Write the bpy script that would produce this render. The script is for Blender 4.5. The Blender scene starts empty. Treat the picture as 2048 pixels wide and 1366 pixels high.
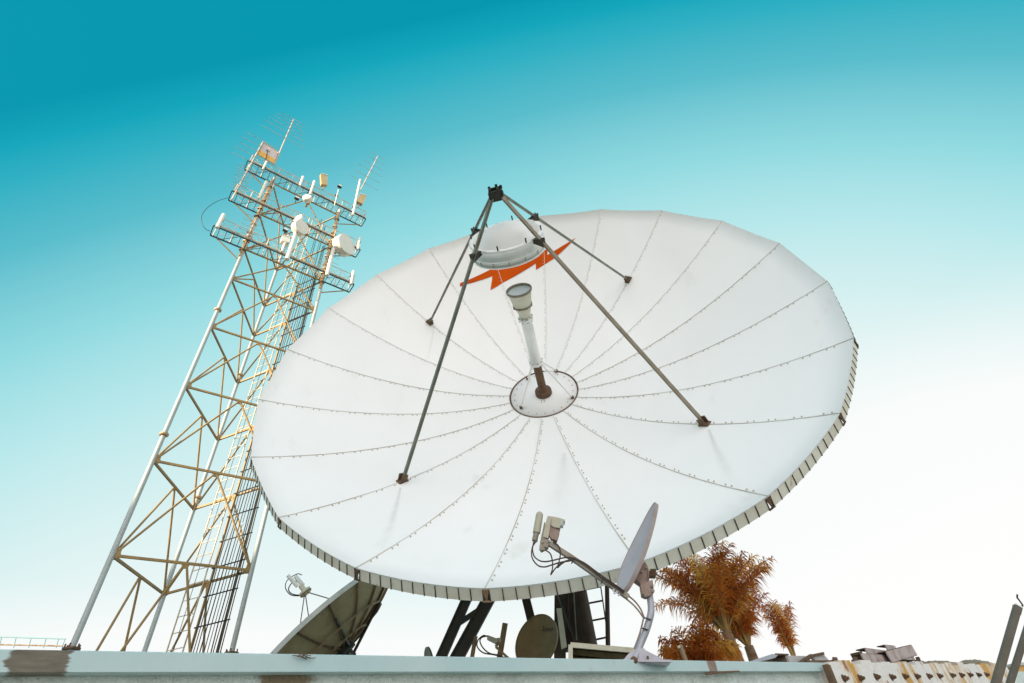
import bpy, math, random
from mathutils import Vector as V, Matrix
R = math.radians
random.seed(7)
sc = bpy.context.scene
col = sc.collection

# ------------------------------------------------------------------ camera
EYE = V((0, 0, 1.6))
PITCH, ROLL, FOC = 0.7254, -0.124, 988.1          # radians, radians, focal length in px of a 2048 px wide frame
f0 = V((0, math.cos(PITCH), math.sin(PITCH))); r0 = V((1, 0, 0)); u0 = V((0, -math.sin(PITCH), math.cos(PITCH)))
CR = r0 * math.cos(ROLL) + u0 * math.sin(ROLL)
CU = -r0 * math.sin(ROLL) + u0 * math.cos(ROLL)
CF = f0
cam_d = bpy.data.cameras.new('camera'); cam = bpy.data.objects.new('camera', cam_d); col.objects.link(cam)
cam_d.sensor_width = 36; cam_d.lens = 36 * FOC / 2048; cam_d.clip_start = .05; cam_d.clip_end = 3000
m3 = Matrix((CR, CU, -CF)).transposed()
cam.matrix_world = Matrix.Translation(EYE) @ m3.to_4x4()
sc.camera = cam

# ------------------------------------------------------------------ world, sun, exposure
SUN_DIR = V((-.66, -.70, .28)).normalized()        # towards the sun
sun_el = math.asin(SUN_DIR.z); sun_az = math.atan2(SUN_DIR.x, SUN_DIR.y)
w = bpy.data.worlds.new('World'); sc.world = w; w.use_nodes = True
nt = w.node_tree; nt.nodes.clear()
N = nt.nodes.new; L = nt.links.new
out = N('ShaderNodeOutputWorld'); bg = N('ShaderNodeBackground')
sky = N('ShaderNodeTexSky'); sky.sky_type = 'NISHITA'; sky.sun_disc = False
sky.sun_elevation = sun_el; sky.sun_rotation = sun_az
tc = N('ShaderNodeTexCoord'); sep = N('ShaderNodeSeparateXYZ'); L(tc.outputs['Generated'], sep.inputs[0])
def mth(op, a, b=None, c=None):
    n = N('ShaderNodeMath'); n.operation = op
    for i, v in enumerate((a, b, c)):
        if v is None: continue
        if isinstance(v, (int, float)): n.inputs[i].default_value = v
        else: L(v, n.inputs[i])
    return n.outputs[0]
ay = mth('ABSOLUTE', sep.outputs['Y'])
def sq(a): return mth('MULTIPLY', a, a)
t = mth('MULTIPLY', ay, 849.4/255)
t = mth('MULTIPLY_ADD', sep.outputs['X'], 4.9/255, t)
t = mth('MULTIPLY_ADD', sep.outputs['Z'], -81.5/255, t)
t = mth('MULTIPLY_ADD', sq(sep.outputs['X']), 532.1/255, t)
t = mth('MULTIPLY_ADD', sq(sep.outputs['Z']), 501.0/255, t)
t = mth('MULTIPLY_ADD', mth('MULTIPLY', sep.outputs['X'], sep.outputs['Z']), 45.8/255, t)
t = mth('ADD', t, -600.2/255)
zl_ = mth('MAXIMUM', mth('SUBTRACT', .27, sep.outputs['Z']), 0)
t = mth('MULTIPLY_ADD', zl_, .9, t)
t = mth('MULTIPLY_ADD', mth('MULTIPLY', mth('MAXIMUM', mth('SUBTRACT', sep.outputs['X'], .1), 0), mth('MAXIMUM', mth('SUBTRACT', .5, sep.outputs['Z']), 0)), .9, t)
hz = mth('MULTIPLY_ADD', sep.outputs['Z'], -400/255, 240/255)          # pale band along the whole horizon
t = mth('SMOOTH_MAX', t, hz, .15)
ramp = N('ShaderNodeValToRGB'); L(mth('MULTIPLY', t, 1/1.3), ramp.inputs[0])
def s2l(c): return tuple((x/255/12.92 if x/255 <= .04045 else ((x/255+.055)/1.055)**2.4) for x in c)
SKYC = [(0, (0, 153, 177)), (.10, (16, 167, 189)), (.20, (50, 178, 197)), (.36, (90, 190, 205)), (.58, (148, 220, 226)),
        (.72, (184, 233, 236)), (.84, (214, 241, 241)), (.93, (236, 248, 247)), (1.0, (250, 253, 251)), (1.2, (255, 254, 253))]
cr = ramp.color_ramp
while len(cr.elements) > 1: cr.elements.remove(cr.elements[-1])
for i, (p, c) in enumerate(SKYC):
    e = cr.elements[0] if i == 0 else cr.elements.new(max(0, p/1.3))
    e.position = max(0, p/1.3); e.color = (*s2l(c), 1)
EXPO = 1.0
# the half of the sky behind the photographer (towards the hazy low sun side) is brighter than the half in front
back = mth('MULTIPLY', mth('MAXIMUM', mth('MULTIPLY', sep.outputs['Y'], -1), 0), 1.0)
gain = mth('MULTIPLY_ADD', back, 1.2, 1.0)
mix = N('ShaderNodeMix'); mix.data_type = 'RGBA'; mix.inputs[0].default_value = .02
scl = N('ShaderNodeVectorMath'); scl.operation = 'SCALE'
wmx = N('ShaderNodeMix'); wmx.data_type = 'RGBA'; wmx.clamp_factor = True
L(mth('MULTIPLY', back, 1.5), wmx.inputs[0]); L(ramp.outputs['Color'], wmx.inputs[6]); wmx.inputs[7].default_value = (1.0, .945, .945, 1)
L(wmx.outputs[2], scl.inputs[0]); L(mth('MULTIPLY', gain, 10 / 2**EXPO), scl.inputs['Scale'])
L(scl.outputs[0], mix.inputs[6]); L(sky.outputs[0], mix.inputs[7])
L(mix.outputs[2], bg.inputs['Color']); bg.inputs['Strength'].default_value = .1
L(bg.outputs[0], out.inputs[0])
sl = bpy.data.lights.new('sun', 'SUN'); sl.energy = 5.0; sl.angle = R(.5); sl.color = (1, .82, .56)
so = bpy.data.objects.new('sun', sl); col.objects.link(so); so.rotation_euler = SUN_DIR.to_track_quat('Z', 'Y').to_euler()
sc.view_settings.view_transform = 'Standard'; sc.view_settings.look = 'None'
sc.view_settings.exposure = EXPO; sc.view_settings.gamma = 1
sc.render.engine = 'CYCLES'

# ------------------------------------------------------------------ measuring helpers
def ray(px, py): return (CF*FOC + CR*(px-1024) + CU*(683-py)).normalized()
def on(px, py, P, n):
    v = ray(px, py); return EYE + v * ((P-EYE).dot(n) / v.dot(n))
def aty(px, py, y): return on(px, py, V((0, y, 0)), V((0, 1, 0)))

# ------------------------------------------------------------------ materials
def mat(name, c, rough=.6, metal=0, c2=None, sc_=3.0, lo=.45, hi=.65, bump=0, bsc=40, c3=None, sc3=1., lo3=.6, hi3=.7, stretch=None, trans=0, spec=None):
    m = bpy.data.materials.new(name); m.use_nodes = True; t = m.node_tree; b = t.nodes['Principled BSDF']
    b.inputs['Roughness'].default_value = rough; b.inputs['Metallic'].default_value = metal
    if spec is not None: b.inputs['Specular IOR Level'].default_value = spec
    tc = t.nodes.new('ShaderNodeTexCoord'); mp = t.nodes.new('ShaderNodeMapping'); t.links.new(tc.outputs['Object'], mp.inputs[0])
    if stretch: mp.inputs['Scale'].default_value = stretch
    rgb = t.nodes.new('ShaderNodeRGB'); rgb.outputs[0].default_value = (*c, 1); cur = rgb.outputs[0]
    def layer(cur, cc, s, l, h, det=6):
        n = t.nodes.new('ShaderNodeTexNoise'); n.inputs['Scale'].default_value = s; n.inputs['Detail'].default_value = det
        n.inputs['Roughness'].default_value = .62
        t.links.new(mp.outputs[0], n.inputs['Vector'])
        r = t.nodes.new('ShaderNodeMapRange'); r.inputs[1].default_value = l; r.inputs[2].default_value = h
        t.links.new(n.outputs['Fac'], r.inputs[0])
        x = t.nodes.new('ShaderNodeMix'); x.data_type = 'RGBA'; t.links.new(r.outputs[0], x.inputs[0])
        t.links.new(cur, x.inputs[6]); x.inputs[7].default_value = (*cc, 1); return x.outputs[2]
    if c2: cur = layer(cur, c2, sc_, lo, hi)
    if c3: cur = layer(cur, c3, sc3, lo3, hi3)
    t.links.new(cur, b.inputs['Base Color'])
    if bump:
        n = t.nodes.new('ShaderNodeTexNoise'); n.inputs['Scale'].default_value = bsc; n.inputs['Detail'].default_value = 8
        t.links.new(tc.outputs['Object'], n.inputs['Vector'])
        bp = t.nodes.new('ShaderNodeBump'); bp.inputs['Strength'].default_value = bump; bp.inputs['Distance'].default_value = .02
        t.links.new(n.outputs['Fac'], bp.inputs['Height']); t.links.new(bp.outputs[0], b.inputs['Normal'])
    m['cur'] = 0
    return m, cur
def M(*a, **k): return mat(*a, **k)[0]
MT = dict(
 dish=M('reflector_paint', (.86, .86, .845), .5, c2=(.80, .805, .795), sc_=.55, lo=.35, hi=.8, c3=(.68, .66, .61), sc3=2.2, lo3=.66, hi3=.9, stretch=(1, 1, .35)),
 rim=M('rim_paint', (.80, .78, .68), .55, c2=(.66, .60, .48), sc_=2.6, lo=.45, hi=.75, c3=(.38, .30, .20), sc3=9, lo3=.62, hi3=.8),
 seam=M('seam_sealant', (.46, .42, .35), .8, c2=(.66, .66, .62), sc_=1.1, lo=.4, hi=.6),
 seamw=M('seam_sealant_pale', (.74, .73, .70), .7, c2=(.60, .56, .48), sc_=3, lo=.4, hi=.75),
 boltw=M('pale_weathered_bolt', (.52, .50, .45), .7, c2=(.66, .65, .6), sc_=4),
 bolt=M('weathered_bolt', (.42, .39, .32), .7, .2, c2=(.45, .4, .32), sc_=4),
 orange=M('orange_paint', (.60, .085, .003), .8, c2=(.50, .065, .003), sc_=1.5, spec=.08),
 galv=M('weathered_steel_green', (.17, .18, .14), .55, .25, c2=(.27, .28, .23), sc_=5, lo=.4, hi=.7, c3=(.15, .10, .06), sc3=7, lo3=.62, hi3=.75),
 galvr=M('weathered_steel_flare_brown', (.22, .18, .125), .6, .2, c2=(.30, .26, .20), sc_=5, lo=.4, hi=.7, c3=(.15, .08, .04), sc3=7, lo3=.6, hi3=.75),
 rust=M('rusty_iron', (.15, .085, .045), .8, .1, c2=(.09, .06, .04), sc_=12, c3=(.30, .2, .12), sc3=20, lo3=.6, hi3=.7, bump=.4),
 dark=M('dark_steel', (.035, .035, .028), .6, .2, c2=(.06, .045, .03), sc_=4),
 darkr=M('dark_brown_steel', (.055, .03, .02), .6, .2, c2=(.10, .065, .04), sc_=3, lo=.45, hi=.7),
 black=M('black_cable', (.012, .012, .012), .55),
 white=M('white_paint', (.84, .84, .81), .45, c2=(.72, .72, .66), sc_=5, lo=.5, hi=.8),
 cream=M('cream_paint', (.62, .60, .47), .5, c2=(.50, .46, .34), sc_=6, lo=.45, hi=.75),
 horn=M('horn_lining', (.62, .68, .70), .5),
 leg=M('tower_leg_paint', (.42, .46, .45), .45, c2=(.34, .34, .30), sc_=2.5, lo=.5, hi=.75, c3=(.28, .2, .12), sc3=7, lo3=.66, hi3=.8),
 brace=M('tower_brace_ochre', (.37, .235, .08), .6, c2=(.25, .165, .07), sc_=5, lo=.4, hi=.7, c3=(.22, .12, .05), sc3=12, lo3=.62, hi3=.75),
 platp=M('platform_paint', (.56, .42, .27), .6, c2=(.26, .15, .08), sc_=6, lo=.45, hi=.7),
 rail=M('railing_paint', (.66, .58, .46), .5, c2=(.5, .38, .24), sc_=7),
 floor=M('grating_steel', (.045, .04, .035), .7, .2),
 alu=M('antenna_aluminium', (.55, .47, .40), .4, .3, c2=(.3, .24, .2), sc_=8),
 tan=M('tan_plastic', (.50, .38, .19), .6, c2=(.42, .31, .15), sc_=7),
 radome=M('radome_white', (.80, .76, .68), .5, c2=(.72, .66, .56), sc_=3, lo=.5, hi=.8),
 mesho=M('orange_panel', (.80, .42, .06), .6, c2=(.68, .33, .04), sc_=5),
 meshp=M('pale_panel', (.62, .52, .50), .6, c2=(.52, .44, .42), sc_=5),
 lav=M('grey_reflector', (.40, .39, .42), .5, c2=(.36, .345, .37), sc_=4, c3=(.30, .27, .26), sc3=14, lo3=.64, hi3=.8),
 pink=M('grey_rim', (.40, .33, .32), .55, c2=(.33, .26, .24), sc_=6),
 mast=M('galvanised_mast', (.42, .42, .47), .42, .3, c2=(.34, .33, .36), sc_=12, lo=.4, hi=.7, c3=(.32, .24, .18), sc3=9, lo3=.66, hi3=.8),
 brk=M('galvanised_bracket', (.30, .22, .18), .6, .2, c2=(.22, .14, .10), sc_=14, lo=.4, hi=.7, c3=(.14, .07, .045), sc3=30, lo3=.6, hi3=.75),
 arm=M('feed_arm_paint', (.29, .255, .20), .55, .1, c2=(.20, .15, .11), sc_=14, lo=.45, hi=.7),
 lnb=M('beige_plastic', (.44, .41, .31), .55, c2=(.36, .32, .23), sc_=14, lo=.5, hi=.75),
 brown=M('brown_reflector', (.29, .195, .085), .6, c2=(.21, .14, .06), sc_=5, lo=.4, hi=.7, c3=(.09, .06, .03), sc3=22, lo3=.66, hi3=.8),
 brownr=M('brown_rim', (.25, .19, .09), .6, c2=(.16, .11, .055), sc_=9),
 back=M('panel_back', (.40, .32, .18), .65, c2=(.30, .23, .12), sc_=3, lo=.4, hi=.7, c3=(.18, .13, .07), sc3=8, lo3=.62, hi3=.8),
 ribm=M('rusty_rib', (.26, .16, .085), .7, c2=(.34, .27, .17), sc_=6),
 edge=M('pale_edge', (.62, .66, .64), .5, c2=(.5, .52, .48), sc_=5),
 wood=M('brown_angle_iron', (.26, .17, .09), .7, c2=(.17, .11, .06), sc_=9),
 sheet=M('galvanised_sheet', (.50, .47, .46), .5, .1, c2=(.36, .28, .24), sc_=5, lo=.5, hi=.75, c3=(.3, .15, .08), sc3=9, lo3=.62, hi3=.75),
 chan=M('channel_steel', (.48, .38, .36), .6, .1, c2=(.26, .17, .14), sc_=7),
 rag=M('crumpled_sheeting', (.32, .24, .15), .8, c2=(.16, .09, .045), sc_=5, lo=.4, hi=.65),
 leaf=M('flare_tint_leaflet', (.74, .27, .035), .55, c2=(.42, .09, .014), sc_=1.6, lo=.42, hi=.6, c3=(.40, .30, .035), sc3=.9, lo3=.58, hi3=.70),  # orange lens flare tint painted into the leaf colours; foliage itself is olive
 rach=M('palm_rachis', (.38, .22, .06), .6, c2=(.26, .14, .04), sc_=5),
 trunk=M('palm_trunk', (.24, .15, .08), .9, c2=(.12, .06, .03), sc_=8, bump=.8, bsc=12),
 ground=M('concrete_yard', (.40, .37, .32), .95, c2=(.32, .29, .24), sc_=.8, bump=.5, bsc=6),
 roofm=M('roof_felt', (.42, .39, .34), .9, c2=(.2, .19, .17), sc_=2, bump=.4),
 ochre=M('ochre_render', (.62, .38, .12), .85, c2=(.5, .3, .1), sc_=2),
 blue=M('teal_rail', (.10, .30, .33), .5),
 strut=M('grey_box_section', (.13, .115, .085), .6, .1, c2=(.095, .08, .06), sc_=5, lo=.4, hi=.7),
)
# two-colour foliage transmits light
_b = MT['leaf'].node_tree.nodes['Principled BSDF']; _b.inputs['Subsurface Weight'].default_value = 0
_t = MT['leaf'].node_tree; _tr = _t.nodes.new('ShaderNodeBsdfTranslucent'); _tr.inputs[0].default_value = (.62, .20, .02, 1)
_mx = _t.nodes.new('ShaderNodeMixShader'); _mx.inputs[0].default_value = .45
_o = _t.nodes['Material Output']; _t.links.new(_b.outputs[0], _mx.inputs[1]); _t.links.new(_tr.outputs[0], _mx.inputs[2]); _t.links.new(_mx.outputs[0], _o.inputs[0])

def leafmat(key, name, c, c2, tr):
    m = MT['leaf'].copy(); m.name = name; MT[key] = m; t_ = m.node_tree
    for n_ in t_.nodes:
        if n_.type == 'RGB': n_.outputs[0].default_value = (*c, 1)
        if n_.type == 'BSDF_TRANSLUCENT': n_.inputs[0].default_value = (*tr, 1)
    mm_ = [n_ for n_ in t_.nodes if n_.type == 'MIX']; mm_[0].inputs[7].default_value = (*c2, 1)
leafmat('leaf2', 'flare_tint_leaflet_dark', (.40, .09, .018), (.24, .04, .010), (.5, .12, .015))
leafmat('leaf3', 'flare_tint_leaflet_pale', (.80, .46, .07), (.60, .28, .04), (.85, .5, .08))

# ------------------------------------------------------------------ mesh builder
class MB:
    def __init__(s): s.v = []; s.f = []; s.sm = []
    def add(s, vs, fs, smooth=False):
        o = len(s.v); s.v += [V(x) for x in vs]; s.f += [tuple(i+o for i in f) for f in fs]; s.sm += [smooth]*len(fs)
    def box(s, c, ax, ay, az):                      # centre and three half-axis vectors
        c = V(c); vs = [c+ax*i+ay*j+az*k for i in (-1, 1) for j in (-1, 1) for k in (-1, 1)]
        s.add(vs, [(0, 1, 3, 2), (4, 6, 7, 5), (0, 4, 5, 1), (2, 3, 7, 6), (0, 2, 6, 4), (1, 5, 7, 3)])
    def bar(s, a, b, w, h=None, up=None):           # rectangular bar a to b, half sizes w, h
        a = V(a); b = V(b); h = h or w; d = b-a; l = d.length; d = d/l
        up = V(up) if up is not None else (V((0, 0, 1)) if abs(d.z) < .95 else V((0, 1, 0)))
        x = d.cross(up).normalized(); y = x.cross(d).normalized()
        s.box((a+b)/2, d*l/2, x*w, y*h)
    def tube(s, pts, r, n=8, cap=True):
        pts = [V(p) for p in pts]; rs = r if isinstance(r, (list, tuple)) else [r]*len(pts)
        vs = []; x = None
        for i, p in enumerate(pts):
            d = (pts[min(i+1, len(pts)-1)]-pts[max(i-1, 0)]).normalized()
            if x is None: x = d.orthogonal().normalized()
            else:
                x = x - d*x.dot(d); x = x.normalized() if x.length > 1e-6 else d.orthogonal().normalized()
            y = d.cross(x)
            vs += [p+(x*math.cos(2*math.pi*k/n)+y*math.sin(2*math.pi*k/n))*rs[i] for k in range(n)]
        fs = [(i*n+k, i*n+(k+1) % n, (i+1)*n+(k+1) % n, (i+1)*n+k) for i in range(len(pts)-1) for k in range(n)]
        s.add(vs, fs, True)
        if cap:
            m = len(pts)-1
            s.add(vs[:n], [tuple(reversed(range(n)))]); s.add(vs[m*n:], [tuple(range(n))])
    def lathe(s, o, n, prof, seg=32, smooth=True):  # profile (radius, height) about axis n at o
        n = V(n).normalized(); x = n.orthogonal().normalized(); y = n.cross(x)
        vs = [V(o)+n*h+(x*math.cos(2*math.pi*k/seg)+y*math.sin(2*math.pi*k/seg))*r for r, h in prof for k in range(seg)]
        fs = [(i*seg+k, i*seg+(k+1) % seg, (i+1)*seg+(k+1) % seg, (i+1)*seg+k) for i in range(len(prof)-1) for k in range(seg)]
        s.add(vs, fs, smooth)
    def slab(s, pts, th):                           # polygon with thickness vector
        pts = [V(p) for p in pts]; th = V(th); n = len(pts)
        s.add(pts+[p+th for p in pts], [tuple(range(n)), tuple(reversed(range(n, 2*n)))]+[(i, (i+1) % n, n+(i+1) % n, n+i) for i in range(n)])
    def build(s, name, m, parent=None, org=None):
        me = bpy.data.meshes.new(name)
        o = org if org is not None else (V(parent['_o']) if parent is not None else V((0, 0, 0)))
        me.from_pydata([v-o for v in s.v], [], s.f); me.update()
        me.polygons.foreach_set('use_smooth', s.sm)
        me.materials.append(MT[m] if isinstance(m, str) else m)
        ob = bpy.data.objects.new(name, me); col.objects.link(ob)
        if parent is not None: ob.parent = parent
        else: ob.location = o
        ob['_o'] = tuple(o)
        return ob
def tag(o, label=None, cat=None, group=None, kind=None):
    for k, v in (('label', label), ('category', cat), ('group', group), ('kind', kind)):
        if v: o[k] = v
    return o
def thing(name, label, cat, loc, group=None):
    o = bpy.data.objects.new(name, None); col.objects.link(o); o.location = loc; o['_o'] = tuple(loc)
    return tag(o, label, cat, group)
Z = V((0, 0, 1))
def catmull(pts, k=6):
    pts = [V(p) for p in pts]; P = [pts[0]*2-pts[1]]+pts+[pts[-1]*2-pts[-2]]; r = []
    for i in range(1, len(P)-2):
        a, b, c, d = P[i-1:i+3]
        for j in range(k):
            u = j/k; r.append(.5*((2*b)+(c-a)*u+(2*a-5*b+4*c-d)*u*u+(3*b-a-3*c+d)*u**3))
    return r+[pts[-1]]

# ------------------------------------------------------------------ ground
g = MB(); g.add([(-1500, -1500, 0), (1500, -1500, 0), (1500, 1500, 0), (-1500, 1500, 0)], [(0, 1, 2, 3)])
tag(g.build('ground', 'ground'), kind='structure')

# ------------------------------------------------------------------ building with parapet
AZ = .8449
d = V((math.sin(AZ), math.cos(AZ), 0)); n = V((-d.y, d.x, 0))      # along the parapet; away from the camera
D = 2.4
def wtop(t): return EYE.z + (.1945 + .0118*t/D)*D
def W(t, off, z): return d*t + n*(D+off) + Z*z
T0, T1, T2 = -14, 5.27, 10.6
bld = thing('rooftop_building', 'long low building with stained stucco wall and pale painted coping across the bottom', 'building', W(0, 0, 0))
b = MB(); b.slab([W(T0, .07, 0), W(T2+12, .07, 0), W(T2+12, .07, wtop(T2+12)-.06), W(T0, .07, wtop(T0)-.06)], n*.2)
wallm, wc = mat('stucco_wall', (.72, .79, .75), .9, c2=(.56, .61, .57), sc_=5, lo=.4, hi=.7, bump=1.0, bsc=55, c3=(.26, .20, .13), sc3=1.6, lo3=.60, hi3=.66)
b.build('stucco_wall', wallm, bld)
b = MB(); b.slab([W(T0, .25, wtop(T0)-.20), W(T2+12, .25, wtop(T2+12)-.20), W(T2+12, 26, 1.85), W(T0, 26, 1.85)], Z*.05); b.build('roof_deck', 'roofm', bld)
copm, cc = mat('coping_paint', (.42, .56, .56), .55, c2=(.52, .62, .61), sc_=1.2, lo=.35, hi=.7, c3=(.36, .30, .20), sc3=4.5, lo3=.63, hi3=.76, bump=.25, bsc=9, stretch=(1, 1, .4))
# the bare brown patch at the left end of the coping, with ragged brush edges
def addpatch(m, cur, c, half, colr, amp=.25, nsc=6, squash=(1, 1, 3)):
    t = m.node_tree; b = t.nodes['Principled BSDF']
    tcn = t.nodes.new('ShaderNodeTexCoord'); vm = t.nodes.new('ShaderNodeVectorMath'); vm.operation = 'SUBTRACT'; vm.inputs[1].default_value = c
    t.links.new(tcn.outputs['Object'], vm.inputs[0])
    dt = t.nodes.new('ShaderNodeVectorMath'); dt.operation = 'DOT_PRODUCT'; dt.inputs[1].default_value = d; t.links.new(vm.outputs[0], dt.inputs[0])
    ab = t.nodes.new('ShaderNodeMath'); ab.operation = 'ABSOLUTE'; t.links.new(dt.outputs['Value'], ab.inputs[0])
    mp = t.nodes.new('ShaderNodeMapping'); mp.inputs['Scale'].default_value = squash; t.links.new(tcn.outputs['Object'], mp.inputs[0])
    ns = t.nodes.new('ShaderNodeTexNoise'); ns.inputs['Scale'].default_value = nsc; ns.inputs['Detail'].default_value = 5; t.links.new(mp.outputs[0], ns.inputs['Vector'])
    ma = t.nodes.new('ShaderNodeMath'); ma.operation = 'MULTIPLY_ADD'; ma.inputs[1].default_value = amp; t.links.new(ns.outputs['Fac'], ma.inputs[0]); t.links.new(ab.outputs[0], ma.inputs[2])
    rg = t.nodes.new('ShaderNodeMapRange'); rg.inputs[1].default_value = half+amp*.5; rg.inputs[2].default_value = half+amp*.5-.012; t.links.new(ma.outputs[0], rg.inputs[0])
    n2 = t.nodes.new('ShaderNodeTexNoise'); n2.inputs['Scale'].default_value = 18; n2.inputs['Detail'].default_value = 6; t.links.new(mp.outputs[0], n2.inputs['Vector'])
    c2 = t.nodes.new('ShaderNodeMix'); c2.data_type = 'RGBA'; t.links.new(n2.outputs['Fac'], c2.inputs[0]); c2.inputs[6].default_value = (*[x*.35 for x in colr], 1); c2.inputs[7].default_value = (*[x*1.4 for x in colr], 1)
    x = t.nodes.new('ShaderNodeMix'); x.data_type = 'RGBA'; t.links.new(rg.outputs[0], x.inputs[0]); t.links.new(cur, x.inputs[6]); t.links.new(c2.outputs[2], x.inputs[7])
    t.links.new(x.outputs[2], b.inputs['Base Color']); return x.outputs[2]
def tw(px, py, off=0.): return (on(px, py, n*(D+off)+EYE, n)-n*(D+off)).dot(d)
ta = (tw(12, 1318)+tw(146, 1318))/2; tb = tw(1425, 1335)
cc = addpatch(copm, cc, tuple(W(ta, 0, 2)-W(0, 0, 0)), abs(tw(146, 1318)-tw(12, 1318))/2, (.17, .14, .10), amp=.10, nsc=9, squash=(1, 1, 5))
cc = addpatch(copm, cc, tuple(W(tb, 0, 2)-W(0, 0, 0)), .055, (.30, .21, .16), amp=.06, squash=(1, 1, 2))
b = MB()
def copsec(t): 
    z = wtop(t); return [W(t, 0, z-.062), W(t, 0, z-.004), W(t, .006, z), W(t, .30, z), W(t, .30, z-.062)]
rows = [copsec(T0+(T1-T0)*i/60) for i in range(61)]
for i in range(60):
    a, c = rows[i], rows[i+1]
    vs = a+c
    b.add(vs, [(k, 5+k, 5+(k+1) % 5, (k+1) % 5) for k in range(5)])
b.add(rows[-1], [(0, 1, 2, 3, 4)]); b.add(rows[0], [(4, 3, 2, 1, 0)])
b.build('coping', copm, bld)
# lifted rusty flashing under the coping patch
b = MB(); p = [W(tw(x, y), -.012, on(x, y, n*(D-.012)+EYE, n).z) for x, y in ((1408, 1347), (1432, 1342.5), (1476, 1341), (1477, 1344), (1440, 1346), (1412, 1350))]
b.slab(p, n*.008); tag(b.build('flashing_strip', 'rust', bld), 'rusty lifted flashing strip below the brown patch')
# dead twigs caught on the coping
tg = thing('dead_twig', 'small tangle of dead twigs caught on the coping below the mesh-backed dish', 'twig', W(tw(600, 1310), .0, 2))
b = MB()
for q in range(5):
    x0 = 585+random.uniform(-6, 6); y0 = 1309+random.uniform(0, 2)
    pts = [aty(x0, y0, 2)]; pts = []
    for k in range(6):
        x0 += random.uniform(3, 9); y0 += random.uniform(-1.2, 3.2); pts.append(on(x0, y0, n*(D-.012)+EYE, n)-n*random.uniform(0, .01))
    b.tube(catmull(pts, 3), .0016, 5)
b.build('stem', 'rust', tg)

# bolted rusty wall section to the right
bw = thing('bolted_wall_section', 'pale rust-streaked wall section with a row of protruding bolts at lower right', 'wall', W(T1, 0, 0))
bm, bc = mat('rust_streaked_plaster', (.78, .74, .70), .85, c2=(.60, .33, .08), sc_=2.6, lo=.50, hi=.60, c3=(.34, .15, .05), sc3=6, lo3=.62, hi3=.68, bump=.7, bsc=20, stretch=(1, 1, .55))
b = MB(); K = 24
for i in range(K):
    ta_, tb_ = T1+.02+(T2-T1)*i/K, T1+.02+(T2-T1)*(i+1)/K
    j = [.0, .015, -.01, .02, .0, .01][i % 6]*1.0; a = -.03
    vs = [W(ta_, a, 0), W(tb_, a, 0), W(tb_, a, wtop(tb_)+j), W(ta_, a, wtop(ta_)+j)]
    b.slab(vs, n*.34)
b.build('panel', bm, bw)
b = MB(); e0, e1 = on(1652, 1330, n*(D-.05)+EYE, n), on(1672, 1380, n*(D-.05)+EYE, n)
b.bar(e0, e1, .03, .022, up=n); b.build('edge_strip', 'rust', bw)
for px, py in ((1687, 1357), (1719, 1356.5), (1751, 1354), (1782, 1354.5), (1808, 1353), (1832, 1353), (1856, 1352.5), (1877, 1352), (1903, 1351), (1921, 1350.5), (1938, 1350), (1955, 1350), (1971, 1349.5)):
    p = on(px, py, n*(D-.03)+EYE, n); b = MB()
    b.lathe(p+n*.002, -n, [(.001, .008), (.030, .007), (.032, 0)], 10, False); b.tube([p, p-n*.045-Z*.003], .013, 7); b.lathe(p-n*.014, -n, [(.001, 0), (.021, 0), (.021, .014), (.001, .014)], 6, False)
    b.build('bolt', 'rust', bw)

# ------------------------------------------------------------------ big dish
RD = 4.5
C0 = EYE + V((.0608, 1.3048, 1.257))*RD
aza, ela = -3.0242, .2509
nd = V((math.sin(aza)*math.cos(ela), math.cos(aza)*math.cos(ela), math.sin(ela)))
ud = Z.cross(nd).normalized(); vd = nd.cross(ud)
PH, SG, DP = 1.1061, -1, .3695*RD
VT = C0 - nd*DP                                                       # vertex
def dpt(r, a, z): return C0 + (ud*math.cos(a)+vd*math.sin(a))*r + nd*z
def seam_a(i): return PH+SG*i*math.pi/10
def surf(r): return -DP*(1-(r/RD)**2)
def pet(i, u, k, off=0):                                              # petal i, u across 0..1, k radius fraction
    a = seam_a(i)+SG*u*math.pi/10
    e = 4*u*(1-u); fac = 1-.0062*e*k
    r = RD*k*fac
    return dpt(r, a, surf(RD*k) - .030*e*k*k + off)
HUB = .1403
bd = thing('satellite_dish', 'huge white twenty-panel satellite dish with an orange lightning bolt mark, facing the camera', 'satellite dish', V((.5, 8.9, 1.85)))
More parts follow.
